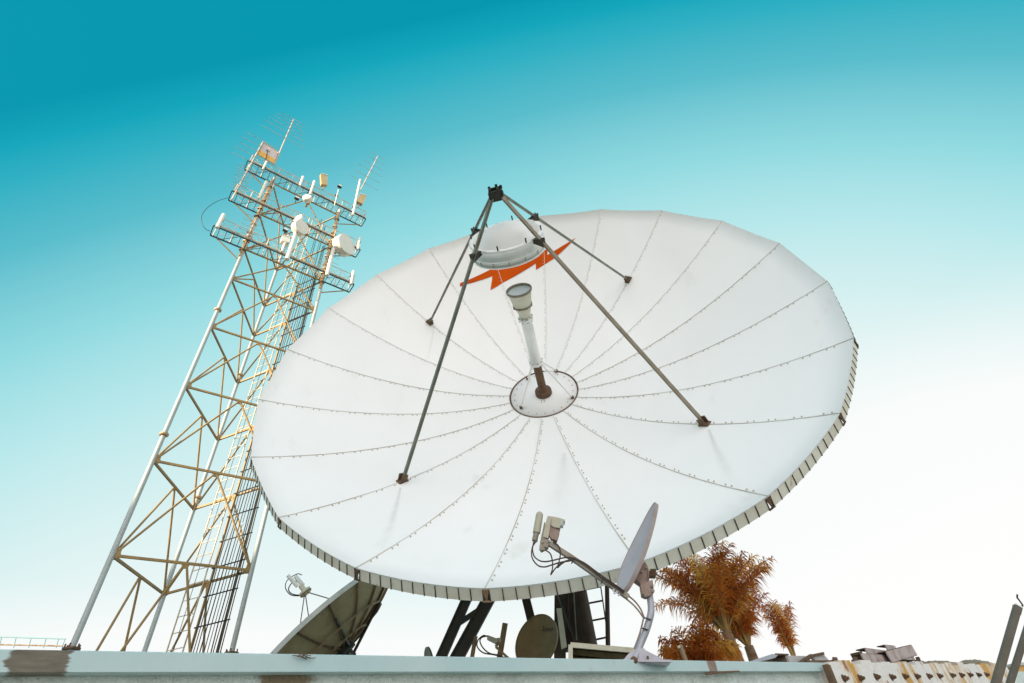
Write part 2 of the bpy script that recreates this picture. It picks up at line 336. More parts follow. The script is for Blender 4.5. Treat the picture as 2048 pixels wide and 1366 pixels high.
def streaks(m, cur):
    t = m.node_tree; b = t.nodes['Principled BSDF']; tcn = t.nodes.new('ShaderNodeTexCoord'); org = V(bd['_o'])
    def q(op, x, y=None, clamp=False):
        n_ = t.nodes.new('ShaderNodeMath'); n_.operation = op; n_.use_clamp = clamp
        for i_, v_ in enumerate((x, y)):
            if v_ is None: continue
            if isinstance(v_, (int, float)): n_.inputs[i_].default_value = v_
            else: t.links.new(v_, n_.inputs[i_])
        return n_.outputs[0]
    ns = t.nodes.new('ShaderNodeTexNoise'); ns.inputs['Scale'].default_value = 7; ns.inputs['Detail'].default_value = 5; t.links.new(tcn.outputs['Object'], ns.inputs['Vector'])
    for (p0, p1, w_, st_) in (((801, 974), (757, 1110), .055, .5), ((1417, 858), (1475, 985), .065, .42), ((1128, 905), (1112, 1045), .15, .25), ((1083, 838), (1075, 900), .05, .4), ((868, 655), (850, 735), .03, .3)):
        A_, B_ = [dpt(math.hypot(*on_dish(*p)), math.atan2(*reversed(on_dish(*p))), surf(math.hypot(*on_dish(*p)))) for p in (p0, p1)]
        ln_ = (B_-A_).length; dr_ = (B_-A_)/ln_; pr_ = dr_.cross(nd).normalized()
        sb_ = t.nodes.new('ShaderNodeVectorMath'); sb_.operation = 'SUBTRACT'; sb_.inputs[1].default_value = A_-org; t.links.new(tcn.outputs['Object'], sb_.inputs[0])
        def dot(vv_):
            n_ = t.nodes.new('ShaderNodeVectorMath'); n_.operation = 'DOT_PRODUCT'; n_.inputs[1].default_value = vv_; t.links.new(sb_.outputs[0], n_.inputs[0]); return n_.outputs['Value']
        al = dot(dr_); la_ = q('ABSOLUTE', dot(pr_))
        wd_ = q('ADD', q('MULTIPLY', al, w_/ln_*1.5), w_*.35)
        k1 = q('SUBTRACT', 1, q('DIVIDE', la_, wd_), True); k2 = q('SUBTRACT', 1, q('DIVIDE', al, ln_), True); k3 = q('MULTIPLY', al, 30, True)
        f_ = q('MULTIPLY', q('MULTIPLY', q('MULTIPLY', k1, k2), k3), q('MULTIPLY', ns.outputs['Fac'], 2*st_), True)
        x = t.nodes.new('ShaderNodeMix'); x.data_type = 'RGBA'; t.links.new(f_, x.inputs[0]); t.links.new(cur, x.inputs[6]); x.inputs[7].default_value = (.42, .42, .38, 1); cur = x.outputs[2]
    t.links.new(cur, b.inputs['Base Color'])
def on_dish(px, py):
    v = ray(px, py); P = EYE; t_ = 5.
    for _ in range(60):
        q = P+v*t_ - C0; zz = q.dot(nd); rr = math.hypot(q.dot(ud), q.dot(vd)); t_ -= (zz-surf(rr))/v.dot(nd)*.8
    q = P+v*t_-C0; return q.dot(ud), q.dot(vd)
for k_, (ca, cb) in enumerate((((.86, .86, .845), (.80, .805, .795)), ((.83, .835, .825), (.78, .785, .77)), ((.88, .875, .86), (.81, .81, .79)))):
    mm, cu = mat('reflector_paint', ca, .5, c2=cb, sc_=.6, lo=.35, hi=.8, c3=(.69, .67, .61), sc3=2.4, lo3=.64, hi3=.9, stretch=(1, 1, .35)); MT['dish%d' % k_] = mm; streaks(mm, cu)
NU, NK = 8, 16
for i in range(20):
    b = MB(); vs = []
    for k in range(NK+1):
        kk = HUB+(1-HUB)*k/NK
        for u in range(NU+1): vs.append(pet(i, u/NU, kk))
    nn = len(vs)
    back = [p - nd*.02 for p in vs]
    fs = []
    for k in range(NK):
        for u in range(NU):
            q = (k*(NU+1)+u, k*(NU+1)+u+1, (k+1)*(NU+1)+u+1, (k+1)*(NU+1)+u); fs.append(tuple(reversed(q))); fs.append(tuple(x+nn for x in q))
    top = [NK*(NU+1)+u for u in range(NU+1)]
    for u in range(NU): fs.append((top[u], top[u+1], top[u+1]+nn, top[u]+nn))
    b.add(vs+back, fs, True); b.build('reflector_panel', 'dish%d' % random.choice((0, 0, 1, 2)), bd)
    # seam between petals, with pairs of bolts
    b = MB(); pts = [dpt(RD*(HUB+(1-HUB)*k/40), seam_a(i), surf(RD*(HUB+(1-HUB)*k/40))+.006) for k in range(41)]
    lat = (ud*-math.sin(seam_a(i))+vd*math.cos(seam_a(i)))
    for k in range(40): b.bar(pts[k], pts[k+1], .0042, .004, up=nd)
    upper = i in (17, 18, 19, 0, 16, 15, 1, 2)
    nseam = len(b.f); r = HUB*RD+.12
    while r < RD-.05:
        for dr in (0, .075):
            p = dpt(r+dr, seam_a(i), surf(r+dr)+.001)+lat*.03*(1 if (i > 5) else -1)
            b.lathe(p, nd, [(.0095, 0), (.0095, .010), (.001, .012)], 6, False)
        r += .25+random.uniform(-.03, .03)
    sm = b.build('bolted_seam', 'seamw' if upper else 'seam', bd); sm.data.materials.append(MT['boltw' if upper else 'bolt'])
    for q_, pg in enumerate(sm.data.polygons): pg.material_index = 1 if q_ >= nseam else 0
    # rim band with cells
    b = MB(); s_ = MB(); BW = .118; ga = .022
    def rp(u, z, inn=0):
        p = pet(i, u, 1.0); a = seam_a(i)+SG*u*math.pi/10; return p - nd*.02 - (nd*.86-(ud*math.cos(a)+vd*math.sin(a))*.50)*z - (ud*math.cos(a)+vd*math.sin(a))*inn
    cells = 11
    for c in range(cells):
        u0_, u1_ = ga+(1-2*ga)*c/cells, ga+(1-2*ga)*(c+1)/cells
        e = .004/1.41
        p0, p1, p2, p3 = rp(u0_+e, 0), rp(u1_-e, 0), rp(u1_-e, BW), rp(u0_+e, BW)
        am = seam_a(i)+SG*(u0_+u1_)/2*math.pi/10; ra = ud*math.cos(am)+vd*math.sin(am)
        b.slab([p0, p1, p2, p3], -ra*.012)
    b.build('rim_panel', 'rim', bd)
    for c in range(cells+1):
        u_ = ga+(1-2*ga)*c/cells; s_.bar(rp(u_, .004, .004), rp(u_, BW+.004, .004), .0045, .010, up=(nd*.6+(ud*math.cos(seam_a(i))+vd*math.sin(seam_a(i)))*.8))
    for c in range(6): s_.bar(rp(ga+(1-2*ga)*c/6, BW*.5, .012), rp(ga+(1-2*ga)*(c+1)/6, BW*.5, .012), .01, .004)
    s_.build('rim_frame', 'darkr' if 3 < i < 9 else 'dark', bd)
    # truss rib behind the seam
    b = MB(); rb = []
    for k in (HUB, .4, .7, .94):
        r = RD*k; rb.append((dpt(r-.03, seam_a(i), surf(r)-.13), dpt(r+.06*k, seam_a(i), surf(r)-.16-.80*(1-k))))
    for k in range(3):
        b.bar(rb[k][0], rb[k+1][0], .02); b.bar(rb[k][1], rb[k+1][1], .025); b.bar(rb[k][1], rb[k+1][0], .018); b.bar(rb[k+1][0], rb[k+1][1], .02)
    a_, c_ = rp(0, .0), rp(0, BW); lt = lat*.035
    b.slab([a_-lt, a_+lt, c_], -(a_-c_).cross(lat).normalized()*.01)
    b.bar(c_-lat*.04, c_+lat*.04, .008, .006, up=nd)
    b.build('rib', 'ribm' if i == 9 else 'rust', bd)
# hub plate, its ring and the feed
b = MB(); b.lathe(VT, nd, [(.001, .012), (HUB*RD-.02, surf(HUB*RD-.02)+DP+.004), (HUB*RD-.02, -.03)], 64); b.build('hub_plate', 'dish', bd)
b = MB(); hr = HUB*RD
for k in range(60):
    if k in (11, 12, 13): continue
    a0, a1 = 2*math.pi*k/60, 2*math.pi*(k+1)/60
    b.bar(dpt(hr, a0, surf(hr)+.004), dpt(hr, a1, surf(hr)+.004), .009, .008, up=nd)
b.build('hub_ring', 'rust', bd)
b = MB()
for k in range(22):
    a = k*2*math.pi/22+.1; b.lathe(dpt(hr*.86, a, surf(hr*.86)+.008), nd, [(.011, 0), (.011, .01), (.001, .012)], 6, False)
for i_ in range(3):
    for j_ in range(2):
        b.lathe(VT+ud*(-.06+.05*j_)+vd*(-.14-.045*i_)+nd*.012, nd, [(.014, 0), (.014, .012), (.001, .014)], 6, False)
b.build('hub_bolts', 'bolt', bd)
def ax(h): return VT + nd*h*RD
fd = bpy.data.objects.new('feed_horn', None)
b = MB(); b.lathe(ax(0), nd, [(.001, .10), (.15, .10), (.155, .03), (.15, .0)], 28); b.lathe(ax(0), nd, [(.09, .1), (.075, .13), (.075, .167*RD)], 20); b.build('feed_base', 'rust', bd)
b = MB()
b.lathe(ax(.167), nd, [(.001, -.02), (.125, -.02), (.125, .03), (.096, .03), (.094, (.37-.167)*RD), (.125, (.37-.167)*RD), (.125, (.378-.167)*RD), (.08, (.379-.167)*RD)], 28)
fp_ = b.build('feed_tube', 'white', bd)
b = MB(); b.lathe(ax(.378), nd, [(.080, 0), (.093, .05), (.152, .27), (.198, .52)], 32); b.build('feed_horn', 'cream', bd)
b = MB(); b.lathe(ax(.378), nd, [(.194, .50), (.208, .50), (.210, .53), (.190, .535), (.186, .50)], 36)
b.lathe(ax(.378), nd, [(.142, .225), (.157, .225), (.162, .245), (.147, .245)], 32)
for k in range(8):
    a = k*math.pi/4+.4; b.lathe(ax(.378)+(ud*math.cos(a)+vd*math.sin(a))*.158+nd*.22, nd, [(.011, 0), (.011, .035), (.001, .036)], 6, False)
b.build('horn_clamp', 'galvr', bd)
b = MB(); b.lathe(ax(.378), nd, [(.001, .44), (.11, .455), (.188, .49)], 32); b.build('horn_lining', 'horn', bd)
b = MB()
for h in (.165, .372):
    for k in range(8):
        a = k*math.pi/4+.2; b.lathe(ax(h)+(ud*math.cos(a)+vd*math.sin(a))*.112, nd, [(.012, -.035), (.012, .05), (.001, .05)], 6, False)
b.build('flange_bolts', 'bolt', fp_)
for px, py in ((1055, 757), (1113, 742), (1145, 795), (1042, 815)):
    q = on(px, py, VT+nd*.05, nd); b = MB(); c_ = ax(.163)+(q-VT).normalized()*.09
    b.tube([c_, q], .0125, 7); b.build('feed_stay', 'white', bd)
    b = MB(); b.box(q, ud*.025, vd*.025, nd*.025); b.build('stay_foot', 'rust', bd)
# quadripod
APX = ax(.842)
for i in (1, 6, 11, 16):
    a = seam_a(i); ra = ud*math.cos(a)+vd*math.sin(a); la = nd.cross(ra); rf = .6735*RD
    foot = dpt(rf, a, surf(rf)); topp = APX+ra*.10-nd*.03
    dirv = (topp-foot).normalized(); f1 = foot+dirv*.09
    b = MB(); b.bar(f1, topp, .0165, .019, up=la); b.bar(f1+la*.020, topp+la*.020, .004, .0235, up=la)
    leg = b.build('quadripod_leg', 'galvr' if i == 6 else 'galv', bd)  # browner right leg has the warm flare put into its colour
    b = MB(); nrm = (nd - ra*(2*DP*rf/RD/RD)).normalized(); tg_ = la.cross(nrm)
    b.box(foot+nrm*.012, la*.050, tg_*.075, nrm*.010); b.bar(foot+nrm*.02+la*.036, foot+nrm*.10+la*.036-ra*.02, .05, .008, up=la); b.bar(foot+nrm*.02-la*.036, foot+nrm*.10-la*.036-ra*.02, .05, .008, up=la)
    b.build('foot_bracket', 'rust', leg)
    # bracket to the subreflector rim
    hs = .70; rl = .1695*RD; pl = ax(hs)+ra*(rl-.03); pr = ax(hs)+ra*(.123*RD)
    b = MB(); b.slab([pl+nd*.055-la*.03, pl-nd*.07-la*.03, pr-nd*.035-la*.03, pr+nd*.02-la*.03], la*.012); b.slab([pl+nd*.055+la*.018, pl-nd*.07+la*.018, pr-nd*.035+la*.018, pr+nd*.02+la*.018], la*.012)
    b.bar(pr+nd*.02, pl+nd*.03, .034, .008, up=nd); b.build('leg_bracket', 'dark', leg)
b = MB()
for k in range(4):
    a = seam_a(1)+math.pi/4+k*math.pi/2; ra = ud*math.cos(a)+vd*math.sin(a); la = nd.cross(ra)
    b.box(APX+ra*.085, ra*.010, la*.095, nd*.075)
b.lathe(APX, nd, [(.001, .03), (.11, .03), (.11, -.05), (.001, -.05)], 8, False)
for k in range(5):
    a = k*1.3; b.lathe(APX+(ud*math.cos(a)+vd*math.sin(a))*.09+nd*.06, nd, [(.02, 0), (.02, .05), (.001, .05)], 6, False)
b.build('apex_block', 'dark', bd)
# subreflector
rs = .122*RD; b = MB(); S0 = ax(.643)
H = (.703-.643)*RD
b.lathe(S0, nd, [(.001, .16), (rs*.55, .10), (rs-.05, .0), (rs+.012, .0), (rs+.015, .02), (rs-.015, .028), (rs-.02, .09), (rs+.012, .095), (rs+.012, .115), (rs-.02, .12), (rs-.035, H-.07), (rs+.01, H-.035), (rs+.018, H), (rs-.01, H+.012), (rs-.05, H+.005), (rs-.065, H-.05), (rs-.085, H-.09)], 64)
sb = b.build('subreflector', 'white', bd)
b = MB(); b.lathe(S0, nd, [(rs-.085, H-.088), (rs-.11, H-.035), (rs*.62, H+.075), (rs*.4, H+.135), (rs*.2, H+.165), (.001, H+.175)], 64); b.build('dome', 'dish', sb)
b = MB(); b.lathe(S0, nd, [(rs-.0, .0295), (rs+.006, .034), (rs-.0, .039)], 64)
for k in range(14):
    a = k*2*math.pi/14+.2; p = S0+(ud*math.cos(a)+vd*math.sin(a))*(rs-.004)
    b.lathe(p+nd*.02, nd, [(.007, 0), (.007, .10), (.001, .10)], 6, False)
b.build('clamp_ring', 'bolt', sb)
for k in range(8):
    a = k*2*math.pi/8+.55; p = S0+(ud*math.cos(a)+vd*math.sin(a))*(rs-.01)+nd*(H-.03)
    b = MB(); b.lathe(p, nd, [(.011, 0), (.011, .11), (.001, .11)], 6, False); b.build('rim_bolt', 'dark', sb)
# orange lightning bolt mark
bolt_px = [(1152, 475), (1111, 515), (1096.5, 524.8), (1072, 540), (1071.6, 527), (1040, 546.5), (1008, 564.8), (981, 580.6), (985, 552.5), (936, 568), (919.7, 573.7), (920.4, 566.6), (983.7, 537.8), (1006, 527), (1008, 515), (1020, 505), (1060, 500), (1095, 500), (1095, 510), (1120, 495)]
def on_dish(px, py):
    v = ray(px, py); P = EYE; t_ = 5.
    for _ in range(60):
        q = P+v*t_ - C0; zz = q.dot(nd); rr = math.hypot(q.dot(ud), q.dot(vd)); t_ -= (zz-surf(rr))/v.dot(nd)*.8
    q = P+v*t_-C0; return q.dot(ud), q.dot(vd)
import bmesh
bmm = bmesh.new(); vs = [bmm.verts.new((*on_dish(*p), 0)) for p in bolt_px]; fc = bmm.faces.new(vs)
bmesh.ops.triangulate(bmm, faces=[fc])
for axn in ((1, 0, 0), (0, 1, 0)):
    for k in range(-20, 60):
        bmesh.ops.bisect_plane(bmm, geom=bmm.verts[:]+bmm.edges[:]+bmm.faces[:], plane_co=V(axn)*k*.1, plane_no=axn)
bmesh.ops.triangulate(bmm, faces=bmm.faces[:])
b = MB(); vv = []
for v_ in bmm.verts:
    r = math.hypot(v_.co.x, v_.co.y); a = math.atan2(v_.co.y, v_.co.x); vv.append(dpt(r, a, surf(r)+.0045))
bmm.verts.index_update(); b.add(vv, [tuple(x.index for x in f.verts) for f in bmm.faces]); bmm.free()
tag(b.build('lightning_mark', 'orange', bd), 'orange lightning bolt painted on the upper panels')
# mount: legs, column, beams under the dish (planes behind the reflector)
YM = 8.9
def ext(p0, p1, y, k0=0., k1=0.):
    a, c = aty(*p0, y), aty(*p1, y); return a-(c-a)*k0, c+(c-a)*k1
def ibeam(p0, p1, y, wd, k0=.25, k1=1.8, m='dark', name='support_beam'):
    a, c = ext(p0, p1, y, k0, k1); s = (c-a).normalized().cross(V((0, 1, 0))).normalized(); b = MB()
    b.bar(a, c, .012, wd, up=s)
    for sg in (-1, 1): b.bar(a+s*wd*sg, c+s*wd*sg, wd*.45, .012, up=s)
    return b.build(name, m, bd)
ibeam((881.5, 1316), (933, 1199), YM, .070, k1=1.9); ibeam((913.5, 1316), (977, 1199), YM-.1, .088, k1=1.7)
b = MB(); a, c = ext((923, 1243), (955, 1222), YM, .1, .1); b.bar(a, c, .04, .035); b.build('cross_brace', 'dark', bd)
ibeam((1068, 1262), (1051, 1194), YM+.6, .062, k0=1.5, k1=1.2, m='darkr')
b = MB(); a, c = ext((1181, 1291), (1159, 1176), YM-.3, .45, 1.6); b.tube([a, c], .105, 20); b.build('pedestal_column', 'darkr', bd)
b = MB(); a, c = ext((1120, 1318), (1120, 1190), YM, .3, .9); b.bar(a, c, .09, .09, up=(0, 1, 0)); b.build('pedestal_post', 'darkr', bd)
b = MB(); pp = [aty(x, y, YM+.1) for x, y in ((1126, 1300), (1170, 1294), (1158, 1170), (1128, 1178), (1120, 1230))]; b.slab(pp, V((0, .25, 0))); b.build('drive_housing', 'darkr', bd)
b = MB(); pp = [aty(x, y, YM-.5) for x, y in ((1113, 1217), (1123, 1216), (1134, 1293), (1123, 1298))]; b.slab(pp, V((0, .05, 0))); b.build('service_plate', 'cream', bd)
b = MB(); a, c = ext((1155, 1295), (1115, 1186), YM-.45, .2, .4); b.bar(a, c, .012, .045, up=(0, 1, 0)); b.build('actuator_arm', 'dark', bd)
b = MB(); a, c = ext((1152, 1262), (1147, 1176), YM-.42, .2, .4); b.tube([a, c], .010, 6); b.build('hydraulic_rod', 'galv', bd)
for px in (1131, 1138): 
    b = MB(); a, c = ext((px, 1250), (px-4, 1170), YM-.2, .1, .4); b.tube([a, c], .016, 6); b.build('cable_conduit', 'dark', bd)
# curved reinforcing hub drum on the back
b = MB(); b.lathe(VT, -nd, [(.75, -.02), (.75, .9), (.5, 1.0), (.001, 1.0)], 32); b.build('hub_drum', 'rust', bd)
# access ladder beside the pedestal
ld = thing('access_ladder', 'thin dark ladder beside the big dish pedestal', 'ladder', aty(1205, 1300, YM-.2))
for (x0, y0, x1, y1) in ((1166, 1180, 1194, 1300), (1201, 1170, 1219, 1296)):
    b = MB(); a, c = ext((x1, y1), (x0, y0), YM-.2, .3, .5); b.bar(a, c, .009, .012); b.build('side_rail', 'dark', ld)
for (x0, y0, x1, y1) in ((1170, 1208, 1206, 1201), (1180, 1242, 1211, 1236), (1188, 1280, 1216, 1274), (1166, 1180, 1202, 1173)):
    b = MB(); b.bar(aty(x0, y0, YM-.2), aty(x1, y1, YM-.2), .010, .012); b.build('rung', 'darkr', ld)
pl_ = thing('steel_pole', 'upright brown pole right of the access ladder under the dish', 'pole', aty(1216, 1300, YM-.8))
b = MB(); a, c = ext((1216, 1296), (1214, 1174), YM-.8, .4, .3); b.tube([a, c], .034, 12); b.build('shaft', 'darkr', pl_)
b = MB(); b.lathe(a, (0, 0, 1), [(.001, .02), (.10, .02), (.10, 0)], 12, False); b.build('base_plate', 'rust', pl_)

# ------------------------------------------------------------------ lattice tower
S = 2.4
l0 = EYE + V((-3.2058, 3.6148, 0))*S; 
d2 = V((math.sin(AZ-math.pi/3), math.cos(AZ-math.pi/3), 0))
LEG = [l0, l0+d*S, l0+d2*S]                                            # left, right, back
ZB = [EYE.z+h*S for h in (.9653, 1.5593, 2.3552, 3.1543, 3.9536, 4.7379)]
ZB += [EYE.z+12.74, EYE.z+14.6, EYE.z+16.5]
RB = 1.86
tw_ = thing('lattice_tower', 'tall triangular lattice communications tower with white legs and ochre braces', 'tower', V((l0.x, l0.y, RB)))
def at(P, z): return V((P.x, P.y, z))
for P in LEG:
    b = MB(); b.tube([at(P, RB), at(P, ZB[-1]+.35)], .048, 14); lg = b.build('leg', 'leg', tw_)
    b = MB(); b.lathe(at(P, ZB[0]-.06), Z, [(.001, 0), (.125, 0), (.125, .03), (.055, .035)], 12, False)
    for k in range(6): b.lathe(at(P, ZB[0]-.03)+V((math.cos(k), math.sin(k), 0))*.10, Z, [(.012, 0), (.012, .05), (.001, .05)], 6, False)
    b.build('base_flange', 'rust', lg)
    for k in (2, 4, 6):
        zf = ZB[k]+.62 if P is not LEG[2] else ZB[k]+.30
        b = MB(); b.lathe(at(P, zf), Z, [(.053, -.04), (.075, -.035), (.092, -.016), (.092, .016), (.075, .035), (.053, .04)], 16, False); b.build('flange', 'platp', lg)
def face(A, B, horiz=True):
    e = (B-A).normalized(); nf = e.cross(Z)
    for i in range(len(ZB)):
        if i == 0: continue
        z = ZB[i]; zl = ZB[i-1] if i > 1 else RB+.1
        if i >= 6: zl = ZB[i-1]
        a, c = at(A, z)+e*.055, at(B, z)-e*.055; m = (a+c)/2
        b = MB(); b.bar(a, c, .019, .023); b.build('horizontal_brace', 'brace', tw_)
        for X, s in ((A, 1), (B, -1)):
            q = at(X, zl)+e*s*.07+Z*.09
            b = MB(); b.tube([m-Z*.05+e*(-s)*.03, q], .0215, 8); b.build('diagonal_brace', 'brace', tw_)
            b = MB(); b.slab([at(X, z)+e*s*.05+Z*.04, at(X, z)+e*s*.13+Z*.04, at(X, z)+e*s*.13-Z*.04, at(X, z)+e*s*.05-Z*.05], nf*.012); b.build('gusset', 'brace', tw_)
            b = MB(); b.slab([at(X, zl)+e*s*.045+Z*.03, at(X, zl)+e*s*.12+Z*.04, at(X, zl)+e*s*.11+Z*.15, at(X, zl)+e*s*.045+Z*.14], nf*.013); b.build('gusset', 'brace', tw_)
        b = MB(); b.slab([m-e*.075, m+e*.075, m+e*.05-Z*.10, m-e*.05-Z*.10], nf*.012); b.build('gusset', 'brace', tw_)
face(LEG[0], LEG[1]); face(LEG[0], LEG[2]); face(LEG[2], LEG[1])
# climbing ladder and cable tray on the back-right face
eB = (LEG[1]-LEG[2]).normalized(); nB = eB.cross(Z); 
if nB.dot(EYE-LEG[2]) > 0: nB = -nB
def onBR(px, py, off=0.): 
    p = on(px, py, LEG[2]+nB*off, nB); return (p-LEG[2]).dot(eB), p.z
lx = [onBR(340, 1297)[0], onBR(372, 1297)[0]]
lad = tw_
def BR(s, z, off=0.): return V((LEG[2].x, LEG[2].y, 0))+eB*s+Z*z+nB*off
s0, s1 = sorted(lx); 
if s1-s0 > .5: s1 = s0+.45
lp = None
b = MB()
for s_ in (s0, s1): b.bar(BR(s_, RB, -.05), BR(s_, ZB[-1]+.4, -.05), .009, .012, up=nB)
z = RB+.2
while z < ZB[-1]+.3: b.bar(BR(s0, z, -.05), BR(s1, z, -.05), .007, .007); z += .30
for zz in ZB[1:]: b.bar(BR(s0-.05, zz+.05, -.0), BR(s1+.05, zz+.05, -.0), .012, .012)
b.build('climbing_ladder', 'rail', tw_)
b = MB(); b.tube([BR((s0+s1)/2, RB, -.08), BR((s0+s1)/2, ZB[-1], -.08)], .006, 5); b.build('safety_line', 'black', tw_)
t0, t1 = sorted([onBR(386, 1303)[0], onBR(440, 1303)[0]])
if t1-t0 > .75: t1 = t0+.75
b = MB()
for s_ in (t0, t1): b.bar(BR(s_, RB, -.06), BR(s_, ZB[6]+.4, -.06), .016, .022, up=nB)
ctr = b.build('cable_tray', 'brace', tw_)
z = RB+.35
while z < ZB[6]+.3: b = MB(); b.bar(BR(t0-.03, z, -.10), BR(t1+.16, z, -.10), .010, .010); b.build('rung', 'floor', ctr); z += .56
cab = MB()
for k in range(8):
    s_ = t0+.10+(t1-t0-.04)*k/7.5+random.uniform(-.012, .012); ztop = random.choice((ZB[-1], ZB[-2], ZB[-1]-.6, ZB[6]+.6))
    pts = [BR(s_+random.uniform(-.012, .012), RB+(ztop-RB)*q/18, -.125-random.uniform(0, .02)) for q in range(19)]
    cab = MB(); cab.tube(pts, random.choice((.007, .009, .011)), 6); cab.build('feeder_cable', 'black', tw_)
for k in range(3):
    s_ = t1+.06+.05*k; cab = MB(); cab.tube([BR(s_, RB+(ZB[-2]-RB)*q/14, -.13+random.uniform(-.01, .01)) for q in range(15)], .010, 6); cab.build('feeder_cable', 'black', tw_)
# three working platforms on the front face
SA, SB_, WO, RH = -.935*1.0, 3.31, .40, .44
def FP(s, o, z): return V((l0.x, l0.y, 0))+d*s-n*o+Z*z                 # s along the face, o outwards to the camera
for zi in (6, 7, 8):
    z = ZB[zi]; pf = bpy.data.objects.new('work_platform', None)
    b = MB()
    for o in (0, WO): b.bar(FP(SA, o, z), FP(SB_, o, z), .013, .021)
    for s_ in (SA, SB_): b.bar(FP(s_, .02, z+.002), FP(s_, WO-.02, z+.002), .012, .020)
    for zz in (.0,): 
        k = SA+.17
        while k < SB_: b.bar(FP(k, .02, z-.004), FP(k, WO-.02, z-.004), .0065, .008); k += .19
    k = SA+.3
    while k < SB_-.4: b.bar(FP(k, .04, z-.02), FP(k+.36, WO-.04, z-.02), .006, .006); k += .72
    pfm = b.build('platform_floor', 'floor', tw_)
    b = MB(); b.bar(FP(SA+.05, WO+.012, z+.075), FP(SB_-.05, WO+.012, z+.06), .008, .026); b.build('toe_board', 'platp', pfm)
    b = MB()
    for zz, r_ in ((RH, .0125), ):
        b.tube([FP(SA+.06, WO, z+zz), FP(SB_-.05, WO, z+zz)], r_, 7); b.tube([FP(SA+.06, .02, z+zz), FP(SB_-.05, .02, z+zz)], r_*.8, 7)
        b.bar(FP(SA+.04, 0, z+zz), FP(SA+.04, WO, z+zz), .010); b.bar(FP(SB_-.03, 0, z+zz), FP(SB_-.03, WO, z+zz), .010)
    m_ = 9
    for o in (WO, .0):
        for k in range(m_+1):
            s_ = SA+.06+(SB_-SA-.11)*k/m_; b.bar(FP(s_, o, z), FP(s_, o, z+RH), .009)
            if k < m_:
                s2 = SA+.06+(SB_-SA-.11)*(k+1)/m_
                b.tube([FP(s_, o, z+.03), FP(s2, o, z+RH-.02)], .0055, 5); b.tube([FP(s2, o, z+.03), FP(s_, o, z+RH-.02)], .0055, 5)
    b.build('guard_rail', 'rail', pfm)
# strapped cable bundles and clamps up the left and right legs
for X, sg in ((LEG[0], 1), (LEG[1], -1)):
    for k in range(3):
        a = -2.2+k*.5; off = V((math.cos(a), math.sin(a), 0))*.066; b = MB()
        b.tube([at(X, ZB[6]-.4+(ZB[8]-ZB[6]+.5)*q/12)+off+V((random.uniform(-.01, .01), random.uniform(-.01, .01), 0)) for q in range(13)], .013, 6); b.build('leg_cable', 'brace', tw_)
    for k in range(9):
        z_ = ZB[6]-.1+k*.44; b = MB(); b.box(at(X, z_)+V((-.01, -.03, 0)), V((.078, 0, 0)), V((0, .065, 0)), Z*random.uniform(.012, .03)); b.build('leg_clamp', 'platp' if k % 2 else 'rust', tw_)
# top bracing under the platforms
for zi in (6, 7, 8):
    for s_ in (-.75, S+.75):
        b = MB(); b.bar(FP(s_, .02, ZB[zi]-.04), FP(0 if s_ < 0 else S, .0, ZB[zi]-.55), .013); b.build('knee_brace', 'brace', tw_)

# ------------------------------------------------------------------ equipment on the tower
def c1(x, y): return 380+x/3.4155, 210+y/3.4155
PF = FP(0, WO+.06, 0)
def pq(x, y, o=WO+.06): return on(*c1(x, y), FP(0, o, 0), n)
def pipe_thing(a, c, r, label, o=WO+.06, name='mounting_pipe', m='radome'):
    A_, B_ = pq(*a, o), pq(*c, o); B_ = V((A_.x, A_.y, B_.z)) if abs(B_.z-A_.z) < 3 and True else B_
    t_ = thing(name, label, 'pipe', A_, 'white mounting pipes on the tower')
    b = MB(); b.tube([A_, B_], r, 10); b.build('pipe', m, t_)
    b = MB()
    for f in (.25, .7): 
        p = A_.lerp(B_, f); b.box(p+n*.07, n*.05, d*.06, Z*.018)
    b.build('clamp', 'platp', t_); return t_
pipe_thing((185, 838), (222, 745), .052, 'short white pipe at the left end of the lowest tower platform')
pipe_thing((1100, 1225), (1118, 1135), .046, 'short white pipe at the right end of the lowest tower platform')
pipe_thing((1145, 990), (1158, 905), .042, 'short white pipe at the right end of the middle tower platform')
pipe_thing((750, 552), (768, 488), .042, 'short white pipe left of the small round antenna on the top platform')
pipe_thing((820, 612), (848, 520), .044, 'slim white pipe just right of the small round antenna')
pipe_thing((662, 1055), (765, 760), .066, 'long white pipe carrying the twin drum antennas')
pipe_thing((935, 1165), (985, 985), .060, 'long white pipe below the largest drum antenna')
pipe_thing((1112, 752), (1168, 515), .045, 'white mast pipe of the right hand log-periodic aerial')
pipe_thing((985, 690), (1012, 575), .016, 'thin pipe with the dark floodlight on top')
pipe_thing((628, 1000), (655, 900), .036, 'short pipe under the white box between the lower platforms')
pipe_thing((498, 440), (532, 325), .034, 'short white pipe in front of the orange panel')
pipe_thing((470, 640), (520, 520), .040, 'short pipe on the left leg between the upper platforms')
def drum(px, py, r, ln, axis, label, o=WO+.25, dome=.0):
    p = pq(px, py, o); ax_ = V(axis).normalized(); t_ = thing('microwave_drum', label, 'drum antenna', p, 'drum antennas on the tower')
    b = MB(); b.lathe(p-ax_*ln, ax_, [(.001, -r*.25), (r*.45, -r*.22), (r*.85, -.03), (r, .02), (r, ln), (r*.98, ln+.012)], 32); b.build('shroud', 'radome', t_)
    b = MB(); b.lathe(p-ax_*ln, ax_, [(r*.98, ln+.010), (r*.6, ln+.012+dome*.7), (.001, ln+.012+dome)], 32); b.build('radome', 'radome', t_)
    b = MB(); b.box(p-ax_*(ln+r*.3), n*.06, d*.05, Z*.12); b.bar(p-ax_*(ln+r*.3), p-ax_*(ln+r*.3)+n*(o-WO), .03); b.build('mount', 'tan', t_)
    return t_
